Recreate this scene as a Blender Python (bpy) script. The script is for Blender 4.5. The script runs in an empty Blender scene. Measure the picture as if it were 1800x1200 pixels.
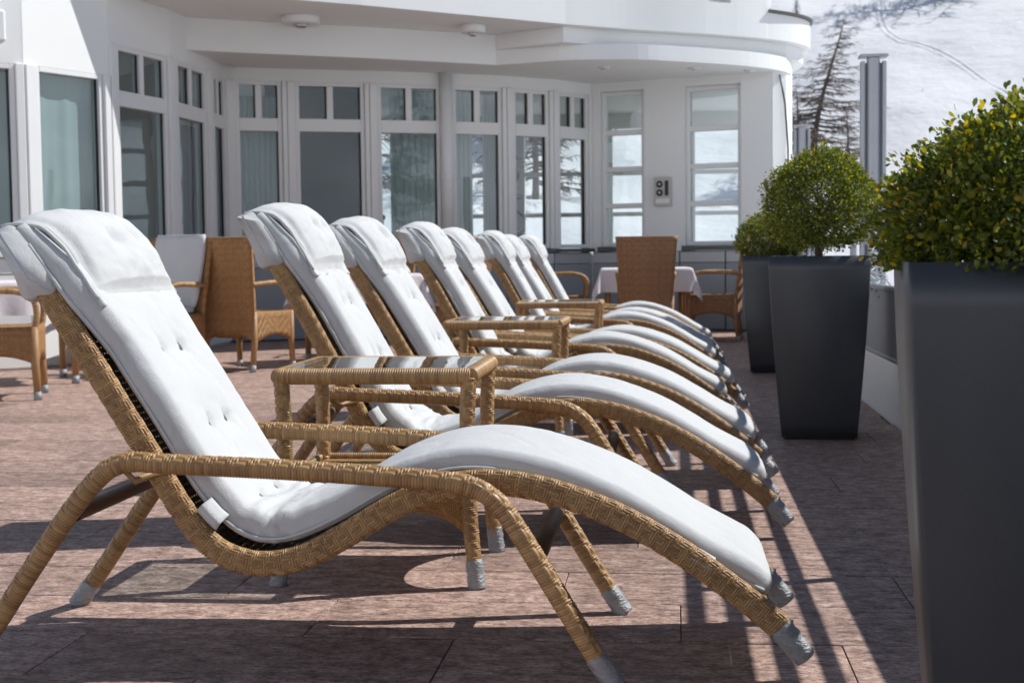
import bpy, bmesh, math, random
import numpy as np
from mathutils import Vector, Matrix, noise

R = math.radians
SC = bpy.context.scene
COL = SC.collection
rng = np.random.default_rng(7)
random.seed(7)

# ------------------------------------------------------------------ camera
cam_data = bpy.data.cameras.new('camera')
cam = bpy.data.objects.new('camera', cam_data)
COL.objects.link(cam)
cam_data.sensor_width = 36
cam_data.lens = 50
cam_data.clip_start = 0.05
cam_data.clip_end = 2000
cam.location = (0, 0, 0.9)
M_cam = Matrix.Rotation(R(6.39), 4, 'Z') @ Matrix.Rotation(R(90 - 3.42), 4, 'X') @ Matrix.Rotation(-0.012, 4, 'Z')
cam.rotation_euler = M_cam.to_euler()
cam_data.dof.use_dof = True
cam_data.dof.focus_distance = 3.25
cam_data.dof.aperture_fstop = 9.0
SC.camera = cam

# ------------------------------------------------------------------ light
SUN = Vector((0.85, 0.33, 1.0)).normalized()          # towards the sun
world = bpy.data.worlds.new('World')
SC.world = world
world.use_nodes = True
wn = world.node_tree
wn.nodes.clear()
sky = wn.nodes.new('ShaderNodeTexSky')
sky.sky_type = 'NISHITA'
sky.sun_disc = False
sky.sun_elevation = math.asin(SUN.z)
sky.sun_rotation = math.atan2(SUN.x, SUN.y)
sky.altitude = 1800
bg = wn.nodes.new('ShaderNodeBackground')
bg.inputs['Strength'].default_value = 0.085
wo = wn.nodes.new('ShaderNodeOutputWorld')
wn.links.new(sky.outputs[0], bg.inputs[0])
wn.links.new(bg.outputs[0], wo.inputs[0])
sun_data = bpy.data.lights.new('sun', 'SUN')
sun_data.energy = 4.5
sun_data.angle = R(0.53)
sun_data.color = (1.0, 0.98, 0.95)
sun_o = bpy.data.objects.new('sun', sun_data)
COL.objects.link(sun_o)
sun_o.rotation_euler = (-SUN).to_track_quat('-Z', 'Y').to_euler()
sun_o.location = (20, 8, 30)

SC.view_settings.view_transform = 'Standard'
SC.view_settings.look = 'None'
SC.view_settings.gamma = 1
SC.view_settings.exposure = 0.13
SC.render.engine = 'CYCLES'
SC.cycles.max_bounces = 6
SC.cycles.diffuse_bounces = 3
SC.cycles.glossy_bounces = 3
SC.cycles.transparent_max_bounces = 14
SC.cycles.caustics_reflective = False
SC.cycles.caustics_refractive = False
SC.cycles.sample_clamp_indirect = 6
SC.cycles.use_denoising = True
SC.cycles.adaptive_threshold = 0.02
SC.cycles.denoising_prefilter = 'ACCURATE'

# ------------------------------------------------------------------ node helpers
class NT:
    def __init__(self, name):
        self.m = bpy.data.materials.new(name)
        self.m.use_nodes = True
        self.t = self.m.node_tree
        self.t.nodes.clear()
        self.out = self.t.nodes.new('ShaderNodeOutputMaterial')
    def n(self, kind, **kw):
        nd = self.t.nodes.new('ShaderNode' + kind)
        for k, v in kw.items():
            setattr(nd, k, v)
        return nd
    def link(self, a, b):
        self.t.links.new(a, b)
    def put(self, sock, v):
        if hasattr(v, 'is_linked') or hasattr(v, 'links'):
            self.link(v, sock)
        elif isinstance(v, (tuple, list)) and len(v) == 3 and sock.type == 'RGBA':
            sock.default_value = (*v, 1)
        else:
            sock.default_value = v
    def math(self, op, a, b=None, c=None):
        nd = self.n('Math', operation=op)
        self.put(nd.inputs[0], a)
        if b is not None: self.put(nd.inputs[1], b)
        if c is not None: self.put(nd.inputs[2], c)
        return nd.outputs[0]
    def mix(self, f, a, b):
        nd = self.n('Mix', data_type='RGBA')
        self.put(nd.inputs[0], f); self.put(nd.inputs[6], a); self.put(nd.inputs[7], b)
        return nd.outputs[2]
    def noise(self, vec, scale, detail=4, rough=0.55, dim='3D'):
        nd = self.n('TexNoise', noise_dimensions=dim)
        if vec is not None: self.link(vec, nd.inputs['Vector'])
        nd.inputs['Scale'].default_value = scale
        nd.inputs['Detail'].default_value = detail
        nd.inputs['Roughness'].default_value = rough
        return nd.outputs[0]
    def ramp(self, f, stops):
        nd = self.n('ValToRGB')
        self.link(f, nd.inputs[0])
        e = nd.color_ramp.elements
        while len(e) < len(stops): e.new(0.5)
        for k, (p, c) in enumerate(stops):
            e[k].position = p
            e[k].color = (*c, 1) if len(c) == 3 else c
        return nd.outputs[0]
    def coord(self, which='Object', scale=None):
        o = self.n('TexCoord').outputs[which]
        if scale:
            mp = self.n('Mapping')
            self.link(o, mp.inputs[0])
            mp.inputs['Scale'].default_value = scale
            o = mp.outputs[0]
        return o
    def bump(self, h, strength=0.3, dist=0.01):
        nd = self.n('Bump')
        self.link(h, nd.inputs['Height'])
        nd.inputs['Strength'].default_value = strength
        nd.inputs['Distance'].default_value = dist
        return nd.outputs[0]
    def bsdf(self, color, rough=0.6, metal=0.0, normal=None, spec=0.5, **kw):
        nd = self.n('BsdfPrincipled')
        self.put(nd.inputs['Base Color'], color)
        self.put(nd.inputs['Roughness'], rough)
        self.put(nd.inputs['Metallic'], metal)
        nd.inputs['Specular IOR Level'].default_value = spec
        if normal is not None: self.link(normal, nd.inputs['Normal'])
        for k, v in kw.items():
            self.put(nd.inputs[k.replace('_', ' ')], v)
        return nd.outputs[0]
    def done(self, shader):
        self.link(shader, self.out.inputs[0])
        return self.m

def twill(t, pitch, period=6, over=3, chev=10):
    """height and per-strand tone of a herringbone weave laid out in UV metres"""
    uv = t.n('SeparateXYZ')
    t.link(t.coord('UV'), uv.inputs[0])
    u = t.math('DIVIDE', uv.outputs[0], pitch)
    v = t.math('DIVIDE', uv.outputs[1], pitch)
    fi, fj = t.math('FLOOR', u), t.math('FLOOR', v)
    fu, fv = t.math('FRACT', u), t.math('FRACT', v)
    z = t.math('PINGPONG', fj, chev / 2)
    s = t.math('MODULO', t.math('ADD', t.math('ADD', fi, z), 6000), period)
    sel = t.math('LESS_THAN', t.math('FLOOR', t.math('ADD', s, 0.01)), over - 0.5)
    hu = t.math('SINE', t.math('MULTIPLY', fu, math.pi))
    hv = t.math('SINE', t.math('MULTIPLY', fv, math.pi))
    mx = t.n('Mix')
    t.put(mx.inputs[0], sel); t.put(mx.inputs[2], hu); t.put(mx.inputs[3], hv)
    h = mx.outputs[0]
    ids = t.n('Mix')
    t.put(ids.inputs[0], sel); t.put(ids.inputs[2], fi); t.put(ids.inputs[3], t.math('ADD', fj, 500.5))
    wnz = t.n('TexWhiteNoise', noise_dimensions='1D')
    t.link(ids.outputs[0], wnz.inputs['W'])
    return h, wnz.outputs[0]

def mat_plain(name, color, rough=0.6, metal=0.0, nscale=None, namp=0.12, bscale=None, bstr=0.2, bdist=0.003, spec=0.5):
    t = NT(name)
    c = color
    nrm = None
    if nscale:
        nz = t.noise(t.coord(), nscale, 5)
        c = t.mix(nz, tuple(x * (1 - namp) for x in color), tuple(min(1, x * (1 + namp)) for x in color))
    if bscale:
        nrm = t.bump(t.noise(t.coord(), bscale, 5), bstr, bdist)
    return t.done(t.bsdf(c, rough, metal, nrm, spec))

MAT = {}
# wicker with modelled strands: tone comes from a per-strand attribute
def mat_strand(name, dark, light, rough=0.42):
    t = NT(name)
    a = t.n('Attribute', attribute_name='tone')
    nz = t.noise(t.coord(), 9, 3)
    f = t.math('ADD', t.math('MULTIPLY', a.outputs[2], 0.45), t.math('MULTIPLY', nz, 0.6))
    c = t.ramp(f, [(0.1, dark), (0.9, light)])
    fine = t.noise(t.coord(), 420, 2)
    return t.done(t.bsdf(c, rough, 0, t.bump(fine, 0.15, 0.001), 0.45))
MAT['strand'] = mat_strand('wicker_strand', (0.21, 0.112, 0.044), (0.50, 0.310, 0.135))
def mat_weave(name, dark, light, pitch, rough=0.5, holes=False, chev=10, period=6, over=3, bs=0.9):
    t = NT(name)
    h, tone = twill(t, pitch, period, over, chev)
    nz = t.noise(t.coord(), 5, 3)
    f = t.math('ADD', t.math('MULTIPLY', tone, 0.6), t.math('MULTIPLY', nz, 0.5))
    c = t.ramp(f, [(0.1, dark), (0.95, light)])
    sh = t.bsdf(c, rough, 0, t.bump(h, bs, pitch * 0.35), 0.4)
    if holes:
        uv = t.n('SeparateXYZ'); t.link(t.coord('UV'), uv.inputs[0])
        fu = t.math('ABSOLUTE', t.math('SUBTRACT', t.math('FRACT', t.math('DIVIDE', uv.outputs[0], 0.016)), 0.5))
        fv = t.math('ABSOLUTE', t.math('SUBTRACT', t.math('FRACT', t.math('DIVIDE', uv.outputs[1], 0.016)), 0.5))
        hole = t.math('LESS_THAN', t.math('ADD', fu, fv), 0.11)
        tr = t.n('BsdfTransparent')
        mx = t.n('MixShader')
        t.link(hole, mx.inputs[0]); t.link(sh, mx.inputs[1]); t.link(tr.outputs[0], mx.inputs[2])
        sh = mx.outputs[0]
    return t.done(sh)
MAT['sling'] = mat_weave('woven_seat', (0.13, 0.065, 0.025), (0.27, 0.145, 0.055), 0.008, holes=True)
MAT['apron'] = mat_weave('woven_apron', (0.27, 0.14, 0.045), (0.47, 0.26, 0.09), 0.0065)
MAT['chair_weave'] = mat_weave('woven_chair', (0.29, 0.145, 0.055), (0.45, 0.25, 0.10), 0.012, chev=24)
MAT['chair_weave_red'] = mat_weave('woven_chair_red', (0.25, 0.128, 0.062), (0.40, 0.22, 0.11), 0.012, chev=16)
MAT['bar'] = mat_weave('bare_bar', (0.10, 0.052, 0.026), (0.17, 0.09, 0.045), 0.006, period=2, over=1, chev=2, bs=0.4)

def mat_fabric(name, col, col2):
    t = NT(name)
    uv = t.coord('UV')
    sep = t.n('SeparateXYZ'); t.link(uv, sep.inputs[0])
    a = t.math('SINE', t.math('MULTIPLY', sep.outputs[0], 2 * math.pi / 0.004))
    b = t.math('SINE', t.math('MULTIPLY', sep.outputs[1], 2 * math.pi / 0.004))
    w = t.math('MULTIPLY', a, b)
    big = t.noise(t.coord(), 7, 4)
    c = t.mix(t.math('MULTIPLY', big, 1.0), col2, col)
    wr = t.noise(t.coord(), 22, 5, 0.6)
    b1 = t.n('Bump'); t.link(w, b1.inputs['Height']); b1.inputs['Strength'].default_value = 0.25; b1.inputs['Distance'].default_value = 0.0018
    b2 = t.n('Bump'); t.link(wr, b2.inputs['Height']); b2.inputs['Strength'].default_value = 0.28; b2.inputs['Distance'].default_value = 0.012
    t.link(b1.outputs[0], b2.inputs['Normal'])
    return t.done(t.bsdf(c, 0.85, 0, b2.outputs[0], 0.2))
MAT['cushion'] = mat_fabric('white_canvas', (0.60, 0.610, 0.605), (0.54, 0.552, 0.556))
MAT['cloth'] = mat_fabric('table_linen', (0.78, 0.74, 0.75), (0.72, 0.68, 0.70))
MAT['eyelet'] = mat_plain('eyelet_thread', (0.17, 0.175, 0.19), 0.7)
def mat_tape():
    t = NT('grey_tape')
    nz = t.noise(t.coord(), 60, 5, 0.65)
    c = t.mix(nz, (0.20, 0.215, 0.23), (0.42, 0.44, 0.46))
    return t.done(t.bsdf(c, t.math('ADD', t.math('MULTIPLY', nz, 0.3), 0.28), 0.25, t.bump(t.noise(t.coord('Object', (1, 1, 2.5)), 75, 4), 0.9, 0.006)))
MAT['tape'] = mat_tape()

def mat_granite():
    t = NT('red_granite')
    oi = t.n('ObjectInfo')
    off = t.n('VectorMath', operation='SCALE')
    cmb = t.n('CombineXYZ'); t.link(oi.outputs['Random'], cmb.inputs[0]); t.link(oi.outputs['Random'], cmb.inputs[1])
    t.link(cmb.outputs[0], off.inputs[0]); off.inputs['Scale'].default_value = 40
    add = t.n('VectorMath', operation='ADD')
    t.link(t.coord('Object', (1.0, 1.7, 1.7)), add.inputs[0]); t.link(off.outputs[0], add.inputs[1])
    v = add.outputs[0]
    n1 = t.noise(v, 15, 8, 0.78)
    n2 = t.noise(v, 60, 5, 0.75)
    n3 = t.noise(v, 3.5, 5, 0.7)
    c = t.ramp(n1, [(0.31, (0.075, 0.06, 0.058)), (0.42, (0.21, 0.136, 0.110)), (0.53, (0.40, 0.265, 0.212)), (0.66, (0.57, 0.435, 0.375))])
    c = t.mix(t.ramp(n2, [(0.36, (1, 1, 1)), (0.47, (0, 0, 0))]), c, (0.085, 0.072, 0.07))
    c = t.mix(t.ramp(n2, [(0.60, (0, 0, 0)), (0.68, (0.8, 0.8, 0.8))]), c, (0.60, 0.53, 0.50))
    br = t.math('ADD', t.math('MULTIPLY', oi.outputs['Random'], 0.45), 0.75)
    br = t.math('MULTIPLY', br, t.math('ADD', t.math('MULTIPLY', n3, 0.9), 0.58))
    hs = t.n('HueSaturation'); t.link(c, hs.inputs['Color']); t.link(br, hs.inputs['Value'])
    return t.done(t.bsdf(hs.outputs[0], 0.62, 0, t.bump(t.noise(v, 55, 5, 0.7), 0.5, 0.006), 0.35))
MAT['granite'] = mat_granite()
MAT['joint'] = mat_plain('joint_mortar', (0.09, 0.078, 0.072), 0.9, nscale=20)

def mat_planter():
    t = NT('anthracite_paint')
    nz = t.noise(t.coord(), 3, 4)
    sc = t.noise(t.coord('Object', (18, 18, 1.2)), 6, 4, 0.7)
    dust = t.noise(t.coord('Object', (1, 1, 0.35)), 9, 6, 0.7)
    c = t.mix(dust, (0.036, 0.040, 0.047), (0.060, 0.065, 0.073))
    r = t.math('ADD', t.math('MULTIPLY', sc, 0.14), 0.33)
    return t.done(t.bsdf(c, r, 0.15, t.bump(nz, 0.05, 0.004), 0.5))
MAT['planter'] = mat_planter()
MAT['soil'] = mat_plain('potting_soil', (0.03, 0.022, 0.017), 0.95, nscale=30, namp=0.4, bscale=50, bstr=0.8, bdist=0.02)
def mat_leaf():
    t = NT('box_leaf')
    a = t.n('Attribute', attribute_name='tone')
    c = t.ramp(a.outputs[2], [(0.0, (0.032, 0.052, 0.014)), (0.40, (0.082, 0.108, 0.022)), (0.70, (0.165, 0.18, 0.03)), (0.94, (0.38, 0.31, 0.035)), (1.0, (0.42, 0.28, 0.05))])
    d = t.bsdf(c, 0.42, 0, None, 0.4)
    tl = t.n('BsdfTranslucent')
    g = t.n('HueSaturation'); t.link(c, g.inputs['Color']); g.inputs['Value'].default_value = 2.0; g.inputs['Saturation'].default_value = 1.15
    t.link(g.outputs[0], tl.inputs[0])
    mx = t.n('MixShader'); mx.inputs[0].default_value = 0.42
    t.link(d, mx.inputs[1]); t.link(tl.outputs[0], mx.inputs[2])
    return t.done(mx.outputs[0])
MAT['leaf'] = mat_leaf()
MAT['twig'] = mat_plain('bush_wood', (0.09, 0.06, 0.04), 0.85, nscale=30, namp=0.3)
MAT['larch'] = mat_plain('larch_bark', (0.115, 0.088, 0.072), 0.9, nscale=3, namp=0.3)
MAT['spruce'] = mat_plain('spruce_needles', (0.022, 0.042, 0.022), 0.8, nscale=2, namp=0.4)
MAT['wall'] = mat_plain('white_render', (0.79, 0.81, 0.80), 0.8, nscale=1.2, namp=0.03, bscale=90, bstr=0.25, bdist=0.004)
MAT['frame'] = mat_plain('white_frame', (0.74, 0.758, 0.755), 0.45, nscale=2, namp=0.03)
MAT['grey_panel'] = mat_plain('blue_grey_panel', (0.28, 0.31, 0.34), 0.5, nscale=1.5, namp=0.06)
MAT['dark_sill'] = mat_plain('dark_sill', (0.07, 0.08, 0.085), 0.4)
MAT['alu'] = mat_plain('grey_aluminium', (0.42, 0.435, 0.46), 0.42, 0.3, nscale=2, namp=0.08)
MAT['dark_metal'] = mat_plain('dark_metal', (0.03, 0.03, 0.033), 0.4, 0.5)
MAT['chrome'] = mat_plain('brushed_steel', (0.55, 0.56, 0.57), 0.25, 0.9)
MAT['device'] = mat_plain('device_grey', (0.48, 0.48, 0.46), 0.5)
MAT['interior'] = mat_plain('interior_plaster', (0.66, 0.66, 0.63), 0.9, nscale=1)
MAT['interior_floor'] = mat_plain('interior_floor', (0.16, 0.11, 0.07), 0.6, nscale=2)
MAT['dark_room'] = mat_plain('room_shade', (0.03, 0.032, 0.036), 0.6)  # near-black colour standing in for the shade inside the room
MAT['blue_cloth'] = mat_plain('blue_curtain', (0.07, 0.14, 0.21), 0.9)
MAT['roof_cap'] = mat_plain('roof_cap', (0.08, 0.075, 0.07), 0.5, 0.3)

def mat_glass(name, tint, boost=1.0):
    t = NT(name)
    tr = t.n('BsdfTransparent'); tr.inputs[0].default_value = (*tint, 1)
    gl = t.n('BsdfGlossy'); gl.inputs['Roughness'].default_value = 0.0; gl.inputs[0].default_value = (0.95, 0.97, 1, 1)
    wob = t.noise(t.coord(), 1.3, 2)
    nb = t.bump(wob, 0.06, 0.05)
    t.link(nb, gl.inputs['Normal'])
    lw = t.n('LayerWeight'); lw.inputs[0].default_value = 0.5
    f5 = t.math('POWER', lw.outputs['Facing'], 4.0)
    f = t.math('MINIMUM', t.math('ADD', t.math('MULTIPLY', f5, 0.9), 0.04 * boost), 1.0)
    mx = t.n('MixShader')
    t.link(f, mx.inputs[0]); t.link(tr.outputs[0], mx.inputs[1]); t.link(gl.outputs[0], mx.inputs[2])
    return t.done(mx.outputs[0])
MAT['glass'] = mat_glass('window_glass', (0.86, 0.93, 0.93), 1.2)
MAT['clear_glass'] = mat_glass('clear_window_glass', (0.93, 0.97, 0.97), 1.6)
MAT['table_glass'] = mat_glass('table_glass', (0.86, 0.92, 0.91), 2.2)
def mat_sheer(name, col, tr):
    t = NT(name)
    d = t.bsdf(col, 0.9, 0, None, 0.1)
    tl = t.n('BsdfTranslucent'); tl.inputs[0].default_value = (*col, 1)
    mx = t.n('MixShader'); mx.inputs[0].default_value = tr
    t.link(d, mx.inputs[1]); t.link(tl.outputs[0], mx.inputs[2])
    return t.done(mx.outputs[0])
MAT['sheer'] = mat_sheer('sheer_curtain', (0.82, 0.86, 0.85), 0.5)
MAT['frosted'] = mat_sheer('frosted_panel', (0.62, 0.66, 0.68), 0.25)
def mat_snow():
    t = NT('snow')
    v = t.coord('Object')
    vs = t.coord('Object', (1, 1, 3))
    h1 = t.noise(vs, 0.35, 6, 0.6)
    h2 = t.noise(t.coord('Object', (0.9, 1.2, 1)), 0.9, 6, 0.65)
    hh = t.math('ADD', h1, t.math('MULTIPLY', h2, 0.35))
    c = t.mix(t.noise(v, 0.05, 4), (0.70, 0.715, 0.735), (0.79, 0.80, 0.815))
    return t.done(t.bsdf(c, 0.75, 0, t.bump(hh, 0.4, 0.5), 0.3))
MAT['snow'] = mat_snow()

# ------------------------------------------------------------------ mesh helpers
def tag(o, label=None, cat=None, group=None, kind=None):
    if label: o['label'] = label
    if cat: o['category'] = cat
    if group: o['group'] = group
    if kind: o['kind'] = kind
    return o

def link(name, me, mat=None, parent=None, loc=None, rot=None):
    o = bpy.data.objects.new(name, me)
    COL.objects.link(o)
    if mat is not None and me is not None and len(me.materials) == 0:
        me.materials.append(MAT[mat] if isinstance(mat, str) else mat)
    if parent is not None: o.parent = parent
    if loc is not None: o.location = loc
    if rot is not None: o.rotation_euler = rot
    return o

def empty(name, loc=(0, 0, 0), rz=0):
    o = bpy.data.objects.new(name, None)
    COL.objects.link(o)
    o.location = loc
    o.rotation_euler = (0, 0, rz)
    o.empty_display_size = 0.1
    return o

def copy_tree(o, parent=None):
    c = o.copy()
    COL.objects.link(c)
    c.parent = parent
    for ch in list(o.children):
        copy_tree(ch, c)
    return c

def grid_mesh(name, P, close_u=False, close_v=False, tone=None, smooth=True, cap=False, uv=None):
    """quad mesh from an array of points (nu, nv, 3); UV in metres along both directions"""
    P = np.asarray(P, dtype=np.float64)
    nu, nv = P.shape[:2]
    iu = np.arange(nu if close_u else nu - 1)
    iv = np.arange(nv if close_v else nv - 1)
    A, B = np.meshgrid(iu, iv, indexing='ij')
    A2, B2 = (A + 1) % nu, (B + 1) % nv
    quads = np.stack([A * nv + B, A2 * nv + B, A2 * nv + B2, A * nv + B2], -1).reshape(-1, 4)
    me = bpy.data.meshes.new(name)
    nq = len(quads)
    extra = []
    if cap and close_v:
        extra = [list(range(nv))[::1], [(nu - 1) * nv + k for k in range(nv)][::-1]]
    nl = nq * 4 + sum(len(e) for e in extra)
    me.vertices.add(nu * nv)
    me.vertices.foreach_set('co', P.reshape(-1))
    me.loops.add(nl)
    lv = np.concatenate([quads.reshape(-1)] + [np.array(e) for e in extra]) if extra else quads.reshape(-1)
    me.loops.foreach_set('vertex_index', lv.astype(np.int32))
    me.polygons.add(nq + len(extra))
    st = list(np.arange(nq) * 4)
    k = nq * 4
    for e in extra:
        st.append(k); k += len(e)
    me.polygons.foreach_set('loop_start', np.array(st, dtype=np.int32))
    me.update(calc_edges=True)
    if uv is None:
        du = np.linalg.norm(np.diff(P, axis=0), axis=2).mean(1)
        dv = np.linalg.norm(np.diff(P, axis=1), axis=2).mean(0)
        us = np.concatenate([[0], np.cumsum(du)])
        vs = np.concatenate([[0], np.cumsum(dv)])
    else:
        us, vs = uv
    ue = np.append(us, us[-1] + (us[-1] - us[-2]))
    ve = np.append(vs, vs[-1] + (vs[-1] - vs[-2]))
    U = np.stack([ue[A], ue[A + 1], ue[A + 1], ue[A]], -1).reshape(-1)
    V = np.stack([ve[B], ve[B], ve[B + 1], ve[B + 1]], -1).reshape(-1)
    uvs = np.zeros((nl, 2))
    uvs[:nq * 4, 0] = U
    uvs[:nq * 4, 1] = V
    ul = me.uv_layers.new(name='UVMap')
    ul.data.foreach_set('uv', uvs.reshape(-1).astype(np.float32))
    if tone is not None:
        at = me.attributes.new('tone', 'FLOAT', 'POINT')
        at.data.foreach_set('value', np.asarray(tone, dtype=np.float32).reshape(-1))
    if smooth:
        me.polygons.foreach_set('use_smooth', np.ones(len(me.polygons), dtype=bool))
    me.validate()
    return me

class MB:
    """collects verts and faces of one mesh"""
    def __init__(self):
        self.v, self.f, self.s = [], [], []
    def add(self, vs, fs, smooth=False):
        b = len(self.v)
        self.v += [tuple(p) for p in vs]
        self.f += [tuple(i + b for i in f) for f in fs]
        self.s += [smooth] * len(fs)
        return self
    def box(self, lo, hi, M=None):
        x0, y0, z0 = lo; x1, y1, z1 = hi
        vs = [(x0, y0, z0), (x1, y0, z0), (x1, y1, z0), (x0, y1, z0), (x0, y0, z1), (x1, y0, z1), (x1, y1, z1), (x0, y1, z1)]
        if M is not None: vs = [tuple(M @ Vector(p)) for p in vs]
        return self.add(vs, [(0, 3, 2, 1), (4, 5, 6, 7), (0, 1, 5, 4), (1, 2, 6, 5), (2, 3, 7, 6), (3, 0, 4, 7)])
    def prism(self, poly, z0, z1):
        n = len(poly)
        vs = [(x, y, z0) for x, y in poly] + [(x, y, z1) for x, y in poly]
        fs = [tuple(range(n))[::-1], tuple(range(n, 2 * n))] + [(k, (k + 1) % n, n + (k + 1) % n, n + k) for k in range(n)]
        return self.add(vs, fs)
    def tube(self, pts, rad, sides=8, cap=True):
        pts = [Vector(p) for p in pts]
        n = len(pts)
        rads = rad if isinstance(rad, (list, tuple)) else [rad] * n
        T = [(pts[min(k + 1, n - 1)] - pts[max(k - 1, 0)]).normalized() for k in range(n)]
        ref = Vector((0, 0, 1)) if abs(T[0].z) < 0.9 else Vector((1, 0, 0))
        u = T[0].cross(ref).normalized()
        vs, fs = [], []
        for k in range(n):
            u = (u - T[k] * u.dot(T[k])).normalized()
            w = T[k].cross(u)
            for j in range(sides):
                a = 2 * math.pi * j / sides
                vs.append(pts[k] + (u * math.cos(a) + w * math.sin(a)) * rads[k])
        for k in range(n - 1):
            for j in range(sides):
                j2 = (j + 1) % sides
                fs.append((k * sides + j, k * sides + j2, (k + 1) * sides + j2, (k + 1) * sides + j))
        if cap:
            fs.append(tuple(range(sides))[::-1])
            fs.append(tuple((n - 1) * sides + j for j in range(sides)))
        return self.add(vs, fs, True)
    def mesh(self, name, bevel=0.0, segs=2, tri=False):
        me = bpy.data.meshes.new(name)
        me.from_pydata(self.v, [], self.f)
        me.polygons.foreach_set('use_smooth', np.array(self.s, dtype=bool))
        bm = bmesh.new(); bm.from_mesh(me)
        if tri:
            bmesh.ops.triangulate(bm, faces=[f for f in bm.faces if len(f.verts) > 4])
        if bevel:
            bmesh.ops.bevel(bm, geom=[e for e in bm.edges], offset=bevel, segments=segs, profile=0.5, affect='EDGES')
        bmesh.ops.recalc_face_normals(bm, faces=bm.faces)
        bm.to_mesh(me); bm.free()
        return me

def smooth_path(pts, ds=None, n=None):
    """Catmull-Rom through points, resampled to even arc length"""
    P = np.array(pts, dtype=float)
    Q = np.vstack([2 * P[0] - P[1], P, 2 * P[-1] - P[-2]])
    out = []
    for k in range(1, len(Q) - 2):
        p0, p1, p2, p3 = Q[k - 1], Q[k], Q[k + 1], Q[k + 2]
        for t in np.linspace(0, 1, 24, endpoint=False):
            out.append(0.5 * (2 * p1 + (p2 - p0) * t + (2 * p0 - 5 * p1 + 4 * p2 - p3) * t * t + (3 * p1 - p0 - 3 * p2 + p3) * t ** 3))
    out.append(P[-1])
    out = np.array(out)
    s = np.concatenate([[0], np.cumsum(np.linalg.norm(np.diff(out, axis=0), axis=1))])
    if n is None: n = max(2, int(round(s[-1] / ds)) + 1)
    q = np.linspace(0, s[-1], n)
    return np.stack([np.interp(q, s, out[:, c]) for c in range(out.shape[1])], 1), q

def tangents(P):
    T = np.gradient(P, axis=0)
    return T / np.linalg.norm(T, axis=1, keepdims=True)

def wrapped_tube(name, pts, radius, outward, pitch=0.0066, nv=48, bundle=True, taper=None, period=0.046):
    """a tube wound with cane: every wrap is a ridge, a plaited bundle of strands runs along one side"""
    P, s = smooth_path(pts, ds=pitch / 5)
    T = tangents(P)
    if callable(outward):
        N = outward(T)
    else:
        N = np.tile(np.array(outward, float), (len(P), 1))
    N = N - (N * T).sum(1, keepdims=True) * T
    N /= np.linalg.norm(N, axis=1, keepdims=True)
    B = np.cross(T, N)
    phi = np.linspace(-math.pi, math.pi, nv, endpoint=False)
    S, PH = np.meshgrid(s, phi, indexing='ij')
    w = S / pitch + PH / (2 * math.pi) * 0.6
    f = w - np.floor(w)
    ridge = np.clip(1 - np.abs(2 * f - 1) ** 2.6, 0, 1) ** 0.8
    wid = np.floor(w).astype(int)
    tab = rng.random(4096)
    tone = tab[wid % 4096]
    h = 0.0034 * ridge
    if bundle:
        pb = 1.30
        K = 5
        inb = np.abs(PH) < pb
        kk = np.clip(((PH / pb + 1) / 2 * K), 0, K - 1e-6)
        k = np.floor(kk); fk = kk - k
        p = S / period + k * 0.2
        pf = p - np.floor(p)
        lng = inb & (pf > 0.40)
        dome = np.sin(np.clip((pf - 0.40) / 0.60, 0, 1) * math.pi) ** 0.5
        hl = 0.0012 + 0.0042 * np.sqrt(np.clip(1 - (2 * fk - 1) ** 2, 0.02, 1)) * dome
        h = np.where(lng, hl, np.where(inb, h + 0.0026 * np.sin(np.clip(pf / 0.40, 0, 1) * math.pi), h))
        tone = np.where(lng, tab[(np.floor(p) * 7 + k * 131).astype(int) % 4096], tone)
    r0 = radius - 0.003
    if taper is not None:
        r0 = r0 * np.interp(S / s[-1], [0, 1], taper)
    rr = r0 + h
    V = P[:, None, :] + rr[..., None] * (np.cos(PH)[..., None] * N[:, None, :] + np.sin(PH)[..., None] * B[:, None, :])
    return grid_mesh(name, V, close_v=True, tone=tone, cap=True)

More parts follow.
